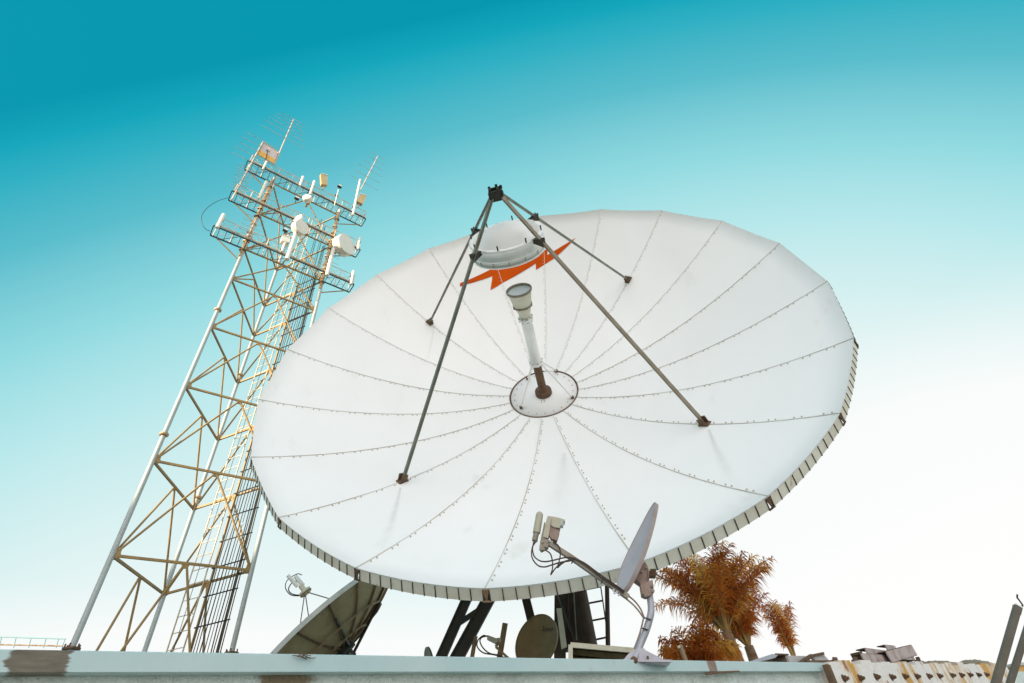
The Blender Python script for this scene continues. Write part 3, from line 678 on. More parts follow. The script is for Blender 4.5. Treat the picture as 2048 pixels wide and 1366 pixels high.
drum(1070, 950, .37, .30, (.90, -.42, -.10), 'largest white drum antenna, at the right end of the middle platform')
drum(765, 832, .25, .24, (.86, -.48, -.22), 'white drum antenna with tan underside, front one of the pair at mid tower')
drum(728, 775, .175, .12, (-.1, -.95, .10), 'white drum antenna tucked behind its twin at mid tower', o=WO+.05)
drum(798, 630, .155, .12, (.05, -.98, .05), 'smallest round white antenna, by the top platform', dome=.06)
def boxthing(name, corners, th, label, cat, m, o=WO+.1, group=None):
    P_ = [pq(x, y, o) for x, y in corners]; t_ = thing(name, label, cat, P_[0], group)
    b = MB(); b.slab(P_, n*th); b.build('housing', m, t_)
    e = [P_[1].lerp(P_[0], .0), P_[1]]; c_ = (P_[0]+P_[1])/2; 
    b = MB(); b.slab([P_[0]+Z*.004-n*.012, P_[1]+Z*.004-n*.012, P_[1]+Z*.03-n*.012, P_[0]+Z*.03-n*.012], n*(th+.024)); b.build('cap', 'radome', t_)
    q = (P_[2]+P_[3])/2; b = MB(); b.tube([q+n*th/2, q+n*th/2-Z*.28], .02, 7); b.build('bracket', 'tan', t_); return t_
boxthing('panel_antenna', ((893, 470), (938, 478), (940, 545), (898, 540)), .14, 'upright tan box antenna standing above the middle of the top platform', 'antenna', 'tan', group='box antennas on the tower')
boxthing('panel_antenna', ((1165, 605), (1207, 622), (1180, 675), (1138, 655)), .14, 'tilted tan box antenna beside the right hand aerial mast', 'antenna', 'tan', group='box antennas on the tower')
boxthing('equipment_box', ((632, 890), (685, 900), (680, 938), (625, 925)), .16, 'small white equipment box between the middle and lowest platforms', 'box', 'radome')
for (x, y, lb) in ((730, 638, 'dark floodlight left of the smallest round antenna'), (1022, 557, 'dark floodlight on the thin pipe above the top platform'), (652, 856, 'dark floodlight above the small white equipment box')):
    p = pq(x, y); t_ = thing('floodlight', lb, 'floodlight', p, 'floodlights on the tower')
    b = MB(); b.box(p, d*.075, n*.05, (Z+n*.3).normalized()*.06); b.build('lamp_housing', 'dark', t_)
    b = MB(); b.box(p-n*.056, d*.065, n*.004, Z*.045); b.build('lens', 'horn', t_)
    b = MB(); b.tube([p+n*.05, p+n*.08-Z*.12, p+n*.05-Z*.2], .012, 6); b.build('bracket', 'dark', t_)
def aerial(name, base, tip, els, label, o, grp='log-periodic aerials on the tower', br=.017, er=.0072):
    A_, B_ = pq(*base, o), pq(*tip, o); t_ = thing(name, label, 'aerial', A_, grp)
    b = MB(); b.bar(A_, B_, br, br); b.build('boom', 'alu', t_)
    for f, lf, rt in els:
        p = A_.lerp(B_, f); b = MB(); b.tube([p-d*lf-n*.02, p+d*rt-n*.02], er, 6); b.build('element', 'alu', t_)
    return t_
def hl(x0, y0, x1, y1, o):                                             # element half length from photo endpoints
    return (pq(x1, y1, o)-pq(x0, y0, o)).length
o1 = WO+.1
aerial('log_periodic_aerial', (575, 410), (708, 98), [(1.0, hl(708, 98, 632, 60, o1), .42), (.93, .60, .42), (.86, .66, .45), (.77, .78, .50), (.67, .88, .60), (.55, .86, .72), ], 'topmost log-periodic aerial on its slanting boom', o1)
aerial('log_periodic_aerial', (1165, 580), (1283, 350), [(1.0, .36, .36), (.86, .40, .42), (.70, .46, .46), (.54, .52, .52), (.36, .58, .56), (.18, .62, .60)], 'log-periodic aerial at the right end of the top platform', o1)
aerial('log_periodic_aerial', (285, 645), (500, 250), [(1.0, .58, .55), (.90, .62, .0), (.80, .60, .0), (.71, .66, .0), (.60, .60, .1)]+[(.50-.035*k, .30-.012*k, .30-.012*k) for k in range(11)], 'left log-periodic aerial on a long slanting boom beside the orange panel', o1+.05)
aerial('small_aerial', (395, 900), (455, 770), [(.2, .30, .26), (.45, .30, .27), (.7, .32, .28), (.95, .30, .26)], 'small aerial on the left leg between the middle and lowest platforms', WO, 'small aerials on the tower legs', .011, .007)
aerial('small_aerial', (945, 1090), (985, 950), [(.15, .26, .30), (.4, .24, .28), (.65, .26, .28), (.9, .26, .28)], 'small aerial on the right leg below the largest drum', WO, 'small aerials on the tower legs', .011, .007)
aerial('small_aerial', (535, 640), (575, 540), [(.2, .26, .30), (.6, .24, .28), (.95, .26, .28)], 'small aerial on the left leg between the top and middle platforms', WO, 'small aerials on the tower legs', .011, .007)
pn = thing('reflector_screen', 'orange and pale square screen between the two aerial booms at the tower top', 'screen', pq(460, 350, o1+.02))
q4 = [(458, 335), (575, 402), (603, 322), (497, 253)]
P4 = [pq(x, y, o1+.0) for x, y in q4]
lo_ = [P4[0], P4[1], P4[1].lerp(P4[2], .36), P4[0].lerp(P4[3], .36)]; hi_ = [P4[0].lerp(P4[3], .36), P4[1].lerp(P4[2], .36), P4[2], P4[3]]
b = MB(); b.slab(lo_, n*.012); b.build('lower_sheet', 'mesho', pn)
b = MB(); b.slab(hi_, n*.010); b.build('upper_sheet', 'meshp', pn)
b = MB()
for i in range(4): b.bar(P4[i], P4[(i+1) % 4], .014)
b.build('frame', 'platp', pn)
lc = thing('cable_loop', 'thin black cable looping out left of the tower between two platforms', 'cable', pq(262, 632))
b = MB(); b.tube(catmull([pq(x, y) for x, y in ((262, 632), (180, 660), (110, 710), (80, 760), (85, 815), (110, 850), (140, 862))], 6), .008, 6); b.build('cable', 'black', lc)
jb = thing('whip_antenna', 'dark cross-shaped whip aerial in front of the pale screen', 'aerial', pq(515, 370, o1+.04))
b = MB(); b.tube([pq(518, 370, o1+.04), pq(532, 305, o1+.04)], .014, 6); b.build('mast', 'dark', jb)
b = MB(); b.tube([pq(520, 306, o1+.04), pq(545, 318, o1+.04)], .012, 6); b.build('crossbar', 'dark', jb)

# ------------------------------------------------------------------ mesh-backed dish behind (seen from below and behind)
C2 = EYE + V((-4.43, 11, 2.73)); az2, el2, R2 = 1.231, 2.285, 1.63
n2 = V((math.sin(az2)*math.cos(el2), math.cos(az2)*math.cos(el2), math.sin(el2))); u2 = Z.cross(n2).normalized(); v2 = n2.cross(u2); D2 = .32*R2
def p2(r, a, z=0): return C2+(u2*math.cos(a)+v2*math.sin(a))*r*R2+n2*(z-D2*(1-r*r))
rd = thing('rear_satellite_dish', 'tilted grey satellite dish seen from behind, left of the big dish', 'satellite dish', V((C2.x+.7, C2.y+.6, RB)))
NA = 16
for i in range(NA):
    b = MB(); vs = []
    for k in range(9):
        for u in range(4): vs.append(p2(.06+.94*k/8, 2*math.pi*(i+u/3)/NA))
    m_ = len(vs); fs = []
    for k in range(8):
        for u in range(3):
            q = (k*4+u, k*4+u+1, (k+1)*4+u+1, (k+1)*4+u); fs += [q, tuple(x+m_ for x in reversed(q))]
    b.add(vs+[v_-n2*.012 for v_ in vs], fs, True); b.build('reflector_panel', 'back', rd)
    a = 2*math.pi*i/NA; b = MB()
    for k in range(6):
        r0_, r1_ = .06+.93*k/6, .06+.93*(k+1)/6; b.bar(p2(r0_, a, -.035), p2(r1_, a, -.035), .012, .026, up=n2)
    b.build('rib', 'ribm' if i % 3 else 'rust', rd)
b = MB()
for i in range(64):
    a0, a1 = 2*math.pi*i/64, 2*math.pi*(i+1)/64; b.bar(p2(1.0, a0, -.02), p2(1.0, a1, -.02), .014, .042, up=n2)
b.build('rim', 'edge', rd)
for rr in (.62, .34):
    b = MB()
    for i in range(16): b.bar(p2(rr, 2*math.pi*i/16, -.075), p2(rr, 2*math.pi*(i+1)/16, -.075), .016, .018, up=n2)
    b.build('support_ring', 'ribm', rd)
b = MB(); b.lathe(C2-n2*(D2-.02), -n2, [(.001, .02), (.2, .03), (.2, .16), (.001, .18)], 16, False); b.build('hub', 'dark', rd)
hubp = C2-n2*(D2+.15)
pivot = aty(706, 1308, 11.4)
for i in (0, 3, 6, 9, 12, 14):
    a = 2*math.pi*i/NA; b = MB(); b.bar(p2(.62 if i else .8, a, -.09), pivot, .020, .022); b.build('strut', 'dark', rd)
b = MB(); b.bar(hubp, pivot, .04); b.bar(pivot+Z*.02, V((pivot.x, pivot.y, RB)), .05); b.build('mount_post', 'dark', rd)
fp2 = aty(610, 1183, 10.6); fa = (fp2-C2).normalized()
for q in ((648, 1196, 1.0), ):
    pass
for i, a in enumerate((2*math.pi*k/4+.5 for k in range(4))):
    b = MB(); b.tube([fp2, p2(.62, a, .01)], .011, 6); b.build('feed_strut', 'galv', rd)
b = MB(); b.lathe(fp2-n2*.06, n2, [(.001, 0), (.10, 0), (.12, .04), (.12, .08), (.05, .10), (.05, .22), (.001, .24)], 14); fh = b.build('feed_unit', 'cream', rd)
b = MB(); b.tube([fp2+n2*.16+d*.05, fp2+n2*.40+d*.02], .042, 10); b.tube([fp2+n2*.12-d*.09, fp2+n2*.40-d*.13], .036, 10); b.build('amplifier', 'white', fh)
b = MB(); b.lathe(fp2-n2*.05, n2, [(.10, 0), (.125, .01), (.10, .03)], 14)
b.build('clamp', 'rust', fh)
b = MB(); b.tube(catmull([aty(x, y, 10.6) for x, y in ((604, 1150), (594, 1148), (575, 1160), (571, 1176), (582, 1190), (603, 1192))], 5), .009, 6)
b.tube(catmull([aty(x, y, 10.6) for x, y in ((598, 1162), (585, 1165), (577, 1178), (584, 1188), (604, 1191))], 5), .011, 6); b.build('cable', 'black', fh)

# ------------------------------------------------------------------ small offset dish on the parapet
YS = 3.72
sd = thing('offset_dish', 'small grey offset dish seen edge-on, its feed arm crossing the big dish', 'satellite dish', aty(1286, 1322, YS))
top_, bot_ = aty(1310, 1005, YS), aty(1243, 1183, YS)
e1 = (top_-bot_).normalized(); La = (top_-bot_).length/2; ce = (top_+bot_)/2
vw = (ce-EYE).normalized()
e2 = (vw - e1*vw.dot(e1)).normalized()                                 # in-depth direction
yaw = R(30)
nS0 = e1.cross(e2); 
if nS0.x > 0: nS0 = -nS0
e2r = (e2*math.cos(yaw)+nS0*math.sin(yaw)).normalized(); nS = (nS0*math.cos(yaw)-e2*math.sin(yaw)).normalized()
def sp(r, a, z=0):
    yy = math.sin(a); bb = (.135 if yy > 0 else .045)*(1-.42*math.cos(a))
    return ce + e1*La*r*math.cos(a) + e2r*bb*r*yy + nS*(z-.03*(1-r*r)-.018*(1-(r*math.cos(a))**2))
b = MB(); vs = [sp(k/12, 2*math.pi*j/48) for k in range(13) for j in range(48)]; m_ = len(vs)
fs = []
for k in range(12):
    for j in range(48):
        q = (k*48+j, k*48+(j+1) % 48, (k+1)*48+(j+1) % 48, (k+1)*48+j); fs += [q, tuple(x+m_ for x in reversed(q))]
b.add(vs+[v_-nS*.006 for v_ in vs], fs, True); b.build('reflector', 'lav', sd)
b = MB()
for j in range(96): b.bar(sp(1, 2*math.pi*j/96, -.014), sp(1, 2*math.pi*(j+1)/96, -.014), .003, .016, up=nS)
b.build('rim', 'pink', sd)
def sy(x, y, yy=YS): return aty(x, y, yy)
def z6(x, y, yy=None): return aty(1040+x/6.83, 1000+y/6.83, yy or (YS-.05))
b = MB(); A_, B_ = z6(320, 545), z6(1480, 1330); mid = z6(720, 800)
for a_, c_ in ((z6(330, 550), mid), (mid, z6(1130, 1085)), (z6(1130, 1085), B_)): b.bar(a_, c_, .016, .022, up=(0, 1, 0))
arm = b.build('feed_arm', 'arm', sd)
b = MB()
for x, y in ((1275, 1235), (1325, 1262), (1290, 1272), (1350, 1300)): b.lathe(z6(x, y, YS-.07), V((0, -1, 0)), [(.001, .012), (.008, .012), (.008, 0)], 6, False)
b.build('arm_bolts', 'mast', arm)
# feed units at the end of the arm
def capsule(a, c, r, b, n_=12, flat=1.0):
    a = V(a); c = V(c); pts = []; rs = []; dd = (c-a).normalized()
    for k in range(5): t_ = math.pi/2*k/4; pts.append(a+dd*(r-r*math.cos(t_))); rs.append(max(.001, r*math.sin(t_)))
    pts.append(c); rs.append(r); b.tube(pts, rs, n_)
b = MB(); capsule(z6(275, 160), z6(225, 450), .028, b, 16); l1 = b.build('feed_unit', 'lnb', sd)
b = MB(); b.tube([z6(224, 445), z6(200, 560)], .021, 14); b.tube([z6(190, 560), z6(186, 590)], .008, 8); b.tube([z6(215, 556), z6(211, 580)], .008, 8); b.build('socket_end', 'arm', l1)
b = MB(); b.slab([z6(x, y, YS-.085) for x, y in ((378, 215), (440, 225), (415, 340), (385, 520), (315, 505), (345, 330))], V((0, .07, 0))); l2 = b.build('feed_unit', 'lnb', sd)
b = MB(); b.slab([z6(x, y, YS-.088) for x, y in ((436, 222), (520, 240), (615, 268), (605, 290), (560, 296), (545, 380), (470, 372), (425, 345))], V((0, .075, 0))); b.build('feed_hood', 'lnb', l2)
b = MB(); b.tube([z6(555, 300, YS-.06), z6(600, 312, YS-.06)], .010, 8); b.box(z6(572, 335, YS-.06), CR*.010, V((0, .03, 0)), CU*.016); b.build('feed_cap', 'white', l2)
b = MB(); b.slab([z6(x, y, YS-.075) for x, y in ((415, 350), (470, 372), (540, 400), (535, 445), (500, 555), (420, 520), (395, 470))], V((0, .055, 0))); b.build('feed_waveguide', 'brk', l2)
b = MB(); b.slab([z6(x, y, YS-.08) for x, y in ((310, 400), (330, 300), (345, 310), (330, 520), (400, 560), (385, 640), (290, 690), (262, 660), (280, 540))], V((0, .05, 0)))
for x, y in ((310, 580), (345, 640), (395, 570), (330, 680)): b.lathe(z6(x, y, YS-.08), V((0, -1, 0)), [(.001, .014), (.008, .014), (.008, 0)], 6, False)
b.build('feed_bracket', 'arm', sd)
for pts in (((186, 585), (158, 700), (170, 800), (240, 890), (330, 915), (440, 885), (560, 850), (690, 830), (735, 800), (870, 870), (1000, 970), (1130, 1070), (1300, 1180), (1420, 1270)),
            ((212, 575), (172, 650), (190, 760), (260, 825), (350, 842), (470, 820), (600, 790), (730, 792), (880, 860), (1010, 955), (1140, 1050), (1310, 1165), (1430, 1250)),
            ((340, 680), (410, 730), (440, 820), (445, 930), (420, 1022), (470, 950), (540, 880), (610, 840), (700, 812)),
            ((450, 570), (520, 620), (550, 700), (545, 790), (525, 870), (512, 925), (560, 880), (640, 825))):
    b = MB(); b.tube(catmull([z6(x, y, YS-.085) for x, y in pts], 5), .0048, 6); b.build('cable', 'darkr', arm)
for x, y in ((722, 825), (1125, 1100)): b = MB(); b.bar(z6(x+18, y-40, YS-.095), z6(x-18, y+45, YS-.095), .004, .004); b.build('cable_tie', 'black', arm)
def z5(x, y, yy=YS): return aty(1180+x/3.9055, 990+y/3.9055, yy)
for pts in (((262, 795), (330, 850), (380, 905), (420, 962)), ((285, 775), (350, 830), (395, 890), (422, 955)), ((418, 965), (395, 1060), (372, 1130), (345, 1200))):
    b = MB(); b.tube(catmull([z5(x, y, YS-.05) for x, y in pts], 5), .0055, 6); b.build('cable', 'brk', arm)
# mast with a bend, bracket, base
b = MB(); b.tube(catmull([z5(348, 1285, YS-.02), z5(395, 1160), z5(437, 1060), z5(466, 965), z5(478, 890), z5(466, 785)], 6), .0225, 18); mst = b.build('mast', 'mast', sd)
for x, y in ((448, 965), (425, 1045)): b = MB(); b.bar(z5(x-30, y-8, YS-.03), z5(x+30, y+10, YS-.03), .003, .004); b.build('cable_tie', 'black', mst)
b = MB(); b.slab([z5(x, y, YS-.05) for x, y in ((395, 700), (490, 660), (500, 760), (490, 775), (440, 795), (408, 780))], V((0, .07, 0)))
for x, y in ((405, 745), (412, 768), (485, 712), (492, 755)): b.lathe(z5(x, y, YS-.05), V((0, -1, 0)), [(.001, .02), (.010, .02), (.010, 0)], 6, False)
cl_ = b.build('mast_clamp', 'brk', sd)
b = MB(); b.slab([z5(x, y, YS+.05) for x, y in ((350, 600), (430, 520), (452, 560), (470, 620), (450, 690), (420, 702), (330, 640))], V((0, .10, 0)))
b.slab([z5(x, y, YS+.07) for x, y in ((380, 440), (430, 485), (420, 520), (350, 580), (330, 560), (365, 490))], V((0, .06, 0)))
b.tube([z5(455, 590, YS+.045), z5(458, 690, YS+.045)], .006, 6)
for x, y in ((365, 620), (400, 690), (440, 570), (400, 600)): b.lathe(z5(x, y, YS+.05), V((0, -1, 0)), [(.001, .016), (.010, .016), (.010, 0)], 6, False)
b.build('elevation_bracket', 'brk', sd)
b = MB(); b.box(z5(490, 615), CR*.02, V((0, .03, 0)), CU*.025); b.tube([z5(505, 612), z5(600, 668)], .0055, 7); b.lathe(z5(600, 668), CR, [(.001, 0), (.011, 0), (.011, .01), (.001, .01)], 6, False); b.build('adjusting_bolt', 'rust', sd)
b = MB(); b.slab([z5(x, y, YS-.03) for x, y in ((240, 1312), (300, 1240), (350, 1205), (400, 1195), (440, 1215), (560, 1275), (620, 1312))], V((0, .02, 0)))
b.slab([z5(x, y, YS+.10) for x, y in ((260, 1312), (330, 1225), (420, 1215), (600, 1312))], V((0, .02, 0)))
b.bar(z5(240, 1312, YS+.04), z5(620, 1314, YS+.04), .09, .006); fb = b.build('base_plate', 'mast', sd)
b = MB(); b.lathe(z5(345, 1290, YS-.05), V((0, -1, .2)), [(.001, .01), (.018, .012), (.022, 0)], 12); b.tube(catmull([z5(450, 1258, YS-.035), z5(452, 1280, YS-.035), z5(430, 1298, YS-.035), z5(408, 1300, YS-.035)], 4), .006, 6); b.build('base_bolt', 'rust', fb)

# ------------------------------------------------------------------ brown dish behind the parapet
YB = 6.9
bs = thing('brown_dish', 'brown oval dish with script lettering, just above the parapet', 'satellite dish', V(aty(1075, 1300, YB)))
cB = aty(1072, 1281, YB); eb1 = (aty(1094, 1229, YB)-aty(1046, 1334, YB)).normalized(); Lb = (aty(1091, 1229, YB)-aty(1050, 1334, YB)).length/2
nb = V((-.42, -.88, .22)); nb = (nb-eb1*nb.dot(eb1)).normalized(); eb2 = nb.cross(eb1).normalized()
if eb2.x < 0: eb2 = -eb2
Wb = Lb*.88
def bp_(x, y, z=0): return cB+eb1*Lb*x+eb2*Wb*y+nb*(z-.09*(1-x*x-y*y))
b = MB(); vs = [bp_(k/10*math.cos(2*math.pi*j/48), k/10*math.sin(2*math.pi*j/48)) for k in range(11) for j in range(48)]; m_ = len(vs); fs = []
for k in range(10):
    for j in range(48):
        q = (k*48+j, k*48+(j+1) % 48, (k+1)*48+(j+1) % 48, (k+1)*48+j); fs += [tuple(reversed(q)), tuple(x+m_ for x in q)]
b.add(vs+[v_-nb*.008 for v_ in vs], fs, True); br_ = b.build('reflector', 'brown', bs)
b = MB()
for j in range(64):
    a0, a1 = 2*math.pi*j/64, 2*math.pi*(j+1)/64
    b.bar(bp_(math.cos(a0), math.sin(a0), -.014), bp_(math.cos(a1), math.sin(a1), -.014), .007, .018, up=nb)
b.build('rim', 'brownr', bs)
fc_ = bpy.data.curves.new('lettering', 'FONT'); fc_.body = 'Science'; fc_.size = .11; fc_.shear = .45; fc_.offset = .0012
tob = bpy.data.objects.new('tmp', fc_); me_ = bpy.data.meshes.new_from_object(tob)
hx = (aty(1104, 1262, YB)-aty(1076, 1254, YB)).normalized(); hy = nb.cross(hx).normalized()
if hy.z < 0: hy = -hy
o_ = None; vv = []
xs = [v_.co.x for v_ in me_.vertices]; wd_ = max(xs)
p0_ = aty(1077, 1256, YB)
for v_ in me_.vertices:
    big = 1.0+.9*max(0, 1-v_.co.x/(.16*wd_))*.6
    q = p0_ + hx*(v_.co.x/wd_*.20) + hy*(v_.co.y*big*.62)
    r_ = q-cB; X_, Y_ = r_.dot(eb1)/Lb, r_.dot(eb2)/Wb; vv.append(bp_(X_, Y_, .004))
b = MB(); b.add(vv, [tuple(p.vertices) for p in me_.polygons]); b.build('lettering', 'darkr', br_)
bpy.data.objects.remove(tob); bpy.data.curves.remove(fc_)
b = MB(); b.tube([cB-nb*.10, cB-nb*.25-Z*.2, V((cB.x+.15, cB.y+.25, RB))], .03, 10); b.build('mast', 'galv', bs)
def z7(x, y, yy): return aty(840+x/3.794, 980+y/3.794, yy)
YL = 6.3
b = MB(); b.bar(z7(575, 1190, YL), z7(680, 1285, YL), .012, .018, up=(0, 1, 0)); b.bar(z7(680, 1285, YL), z7(760, 1345, YL+.2), .012, .018, up=(0, 1, 0)); b.bar(z7(575, 1190, YL), z7(600, 1150, YL), .014, .014); am2 = b.build('feed_arm', 'brownr', bs)
b = MB(); b.slab([z7(x, y, YL-.04) for x, y in ((512, 1108), (525, 1104), (588, 1128), (580, 1160), (568, 1162), (508, 1132))], V((0, .06, 0))); b.tube([z7(583, 1140, YL), z7(612, 1140, YL)], .025, 10); b.build('feed_unit', 'lnb', am2)
for pts in (((512, 1112), (480, 1105), (440, 1140), (435, 1190), (480, 1235), (560, 1250), (630, 1268), (680, 1285)), ((520, 1106), (470, 1118), (455, 1150), (480, 1200), (530, 1240), (600, 1255), (670, 1290))):
    b = MB(); b.tube(catmull([z7(x, y, YL-.03) for x, y in pts], 5), .007, 6); b.build('cable', 'darkr', am2)
for (x0, y0, x1, y1, w0, lb) in ((424, 1108, 394, 1285, .022, 'shorter brown angle-iron post left of the brown dish'), (648, 1010, 602, 1290, .030, 'taller brown angle-iron post between the feed unit and the brown dish')):
    a_, c_ = z7(x0, y0, YL+.35), z7(x1, y1, YL+.35); c_ = c_+(c_-a_)*.5
    t_ = thing('angle_iron_post', lb, 'post', c_, 'angle-iron posts by the brown dish')
    b = MB(); b.bar(a_, c_, w0, .005, up=(0, 1, 0)); b.build('front_flange', 'wood', t_)
    b = MB(); s_ = (c_-a_).normalized().cross(V((0, 1, 0))).normalized(); b.bar(a_+s_*-w0+V((0, .03, 0)), c_+s_*-w0+V((0, .03, 0)), .005, .03, up=(0, 1, 0)); b.build('side_flange', 'darkr', t_)
# grey tip of another small dish
gt = thing('grey_dish_tip', 'thin pale grey dish edge poking above the parapet left of the black beams', 'satellite dish', aty(860, 1320, 6.4))
b = MB(); gc = aty(858, 1338, 6.4); L3 = (aty(852, 1291, 6.4)-aty(866, 1380, 6.4)).length/2; gx = (aty(852, 1291, 6.4)-aty(866, 1380, 6.4)).normalized(); gn = V((-.88, -.47, 0)); gn = (gn-gx*gn.dot(gx)).normalized(); gy = gx.cross(gn)
vs = [gc+gx*L3*r_/8*math.cos(2*math.pi*j/32)+gy*L3*.7*r_/8*math.sin(2*math.pi*j/32)-gn*.03*(1-(r_/8)**2) for r_ in range(9) for j in range(32)]; m_ = len(vs); fs = []
for k in range(8):
    for j in range(32):
        q = (k*32+j, k*32+(j+1) % 32, (k+1)*32+(j+1) % 32, (k+1)*32+j); fs += [q, tuple(x+m_ for x in reversed(q))]
b.add(vs+[v_-gn*.02 for v_ in vs], fs, True); b.build('reflector', 'galv', gt)
b = MB(); b.tube([gc-gn*.08, V((gc.x+.1, gc.y+.1, RB))], .02, 8); b.build('mast', 'galv', gt)

# ------------------------------------------------------------------ ribbed metal tray behind the parapet
YT = 5.3
tr = thing('metal_tray', 'shallow ribbed metal tray with a cream lip, lying behind the parapet under the small dish', 'tray', aty(1200, 1315, YT))
c4 = [aty(x, y, YT) for x, y in ((1141, 1290), (1141, 1326), (1290, 1340), (1290, 1303))]
b = MB(); dy = V((0, .5, .06))
b.bar(c4[0], c4[1], .02, .022, up=(0, 1, 0)); b.bar(c4[0]-Z*.0, c4[3], .02, .016, up=(0, 1, 0)); b.build('lip', 'cream', tr)
b = MB(); b.slab([c4[0]+dy, c4[1]+dy, c4[2]+dy, c4[3]+dy], V((0, .01, 0))); b.slab([c4[0]+V((0, .02, 0)), c4[3]+V((0, .02, 0)), c4[3]+dy, c4[0]+dy], Z*.01); b.slab([c4[0]+V((.0, .02, 0)), c4[1]+V((0, .02, 0)), c4[1]+dy, c4[0]+dy], V((.01, 0, 0))); b.build('tray_body', 'darkr', tr)
for f in (.38, .70):
    b = MB(); b.bar(c4[0].lerp(c4[1], f)+dy*.5, c4[3].lerp(c4[2], f)+dy*.5, .03, .014, up=(0, 1, 0)); b.build('rib', 'brownr', tr)

# ------------------------------------------------------------------ scrap along the parapet on the right
def wp(px, py, off): return on(px, py, n*(D+off)+EYE, n)
st = thing('wooden_stake', 'short wooden stake leaning against the palm side of the parapet', 'stake', wp(1374, 1330, .35))
b = MB(); b.bar(wp(1360, 1291, .35), wp(1376, 1334, .35), .018, .010, up=n); b.build('shaft', 'wood', st)
b = MB(); b.slab([wp(1357, 1292, .342), wp(1363, 1289, .342), wp(1364, 1293, .342), wp(1359, 1296, .342)], n*.016); b.build('top_end', 'rail', st)
bx = thing('bent_metal_sheet', 'bent metal sheet with a lilac edge and dark hollow, lying right of the palm', 'scrap metal', wp(1560, 1325, .4))
b = MB(); b.slab([wp(x, y, .30) for x, y in ((1484, 1328), (1545, 1308), (1556, 1310), (1550, 1316), (1500, 1328))], n*.02); b.build('sheet_edge', 'mast', bx)
b = MB(); b.slab([wp(x, y, .8) for x, y in ((1490, 1332), (1552, 1311), (1572, 1311), (1582, 1332))], n*.02); b.slab([wp(1552, 1309, .30), wp(1578, 1310, .35), wp(1574, 1312, .8), wp(1548, 1311, .8)], Z*.01); b.build('hollow_back', 'rust', bx)
b = MB(); b.slab([wp(x, y, .32) for x, y in ((1574, 1311), (1616, 1312), (1598, 1327), (1580, 1327))], n*.02); b.build('folded_flap', 'sheet', bx)
def scrap(name, label, pts, m, off, th=.02, group='metal scrap on the parapet'):
    t_ = thing(name, label, 'scrap metal', wp(*pts[0], off), group); b = MB(); b.slab([wp(x, y, off) for x, y in pts], n*th); b.build('sheet', m, t_)
    a_, c_ = wp(*pts[0], off-.01), wp(*pts[1], off-.01); b = MB(); b.bar(a_, c_, .012, .014, up=n); b.build('folded_edge', 'rust', t_); return t_
scrap('scrap_plate', 'rusty triangular plate propped beside the bent sheet', [(1598, 1328), (1622, 1311), (1627, 1313), (1610, 1328)], 'rust', .28)
scrap('scrap_plate', 'pale creased plate lying flat above the start of the bolts', [(1622, 1312), (1646, 1307), (1664, 1327), (1640, 1329)], 'sheet', .40, .03)
scrap('scrap_plate', 'thin rusty strip lying between the creased plate and the channels', [(1612, 1324), (1662, 1324), (1712, 1330), (1640, 1331)], 'rust', .18, .03)
def channel(a, c, w_, off, label, end=True):
    A_, B_ = wp(*a, off), wp(*c, off); t_ = thing('steel_channel', label, 'steel channel', A_, 'steel channels stacked on the parapet')
    b = MB(); b.bar(A_, B_, .006, w_, up=(B_-A_).normalized().cross(n)); s_ = (B_-A_).normalized().cross(n)
    b.build('web', 'chan', t_)
    b = MB(); b.bar(A_+s_*w_+n*.05, B_+s_*w_+n*.05, .05, .005, up=s_); b.bar(A_-s_*w_+n*.05, B_-s_*w_+n*.05, .05, .005, up=s_); b.build('flange', 'rust', t_)
    return t_
channel((1726, 1318), (1796, 1322), .05, .22, 'lowest long steel channel of the stack')
channel((1734, 1306), (1776, 1311), .045, .26, 'short steel channel lying on the lowest one')
channel((1777, 1314), (1828, 1300), .052, .16, 'steel channel tilted up to the right across the stack')
channel((1774, 1299), (1794, 1301), .05, .5, 'upended steel channel at the back of the stack')
channel((1800, 1311), (1826, 1313), .04, .36, 'steel channel stub under the right end of the tilted one')
channel((1815, 1316), (1826, 1330), .045, .42, 'short steel channel standing on end at the right of the stack')
channel((1720, 1303), (1730, 1322), .03, .33, 'narrow steel channel standing at the left end of the stack')
for (px, lb) in ((1672, 'small rusty bracket nearest the creased plate'), (1712, 'small rusty bracket left of the channel stack'), (1838, 'small rusty bracket right of the channel stack')):
    t_ = thing('rusty_bracket', lb, 'bracket', wp(px, 1325, .2), 'rusty brackets on the parapet')
    b = MB(); b.bar(wp(px-3, 1315, .2), wp(px+2, 1329, .2), .02, .012); b.build('upright', 'rust', t_); b = MB(); b.bar(wp(px-6, 1324, .2), wp(px+9, 1326, .2), .012, .02); b.build('foot', 'rust', t_)
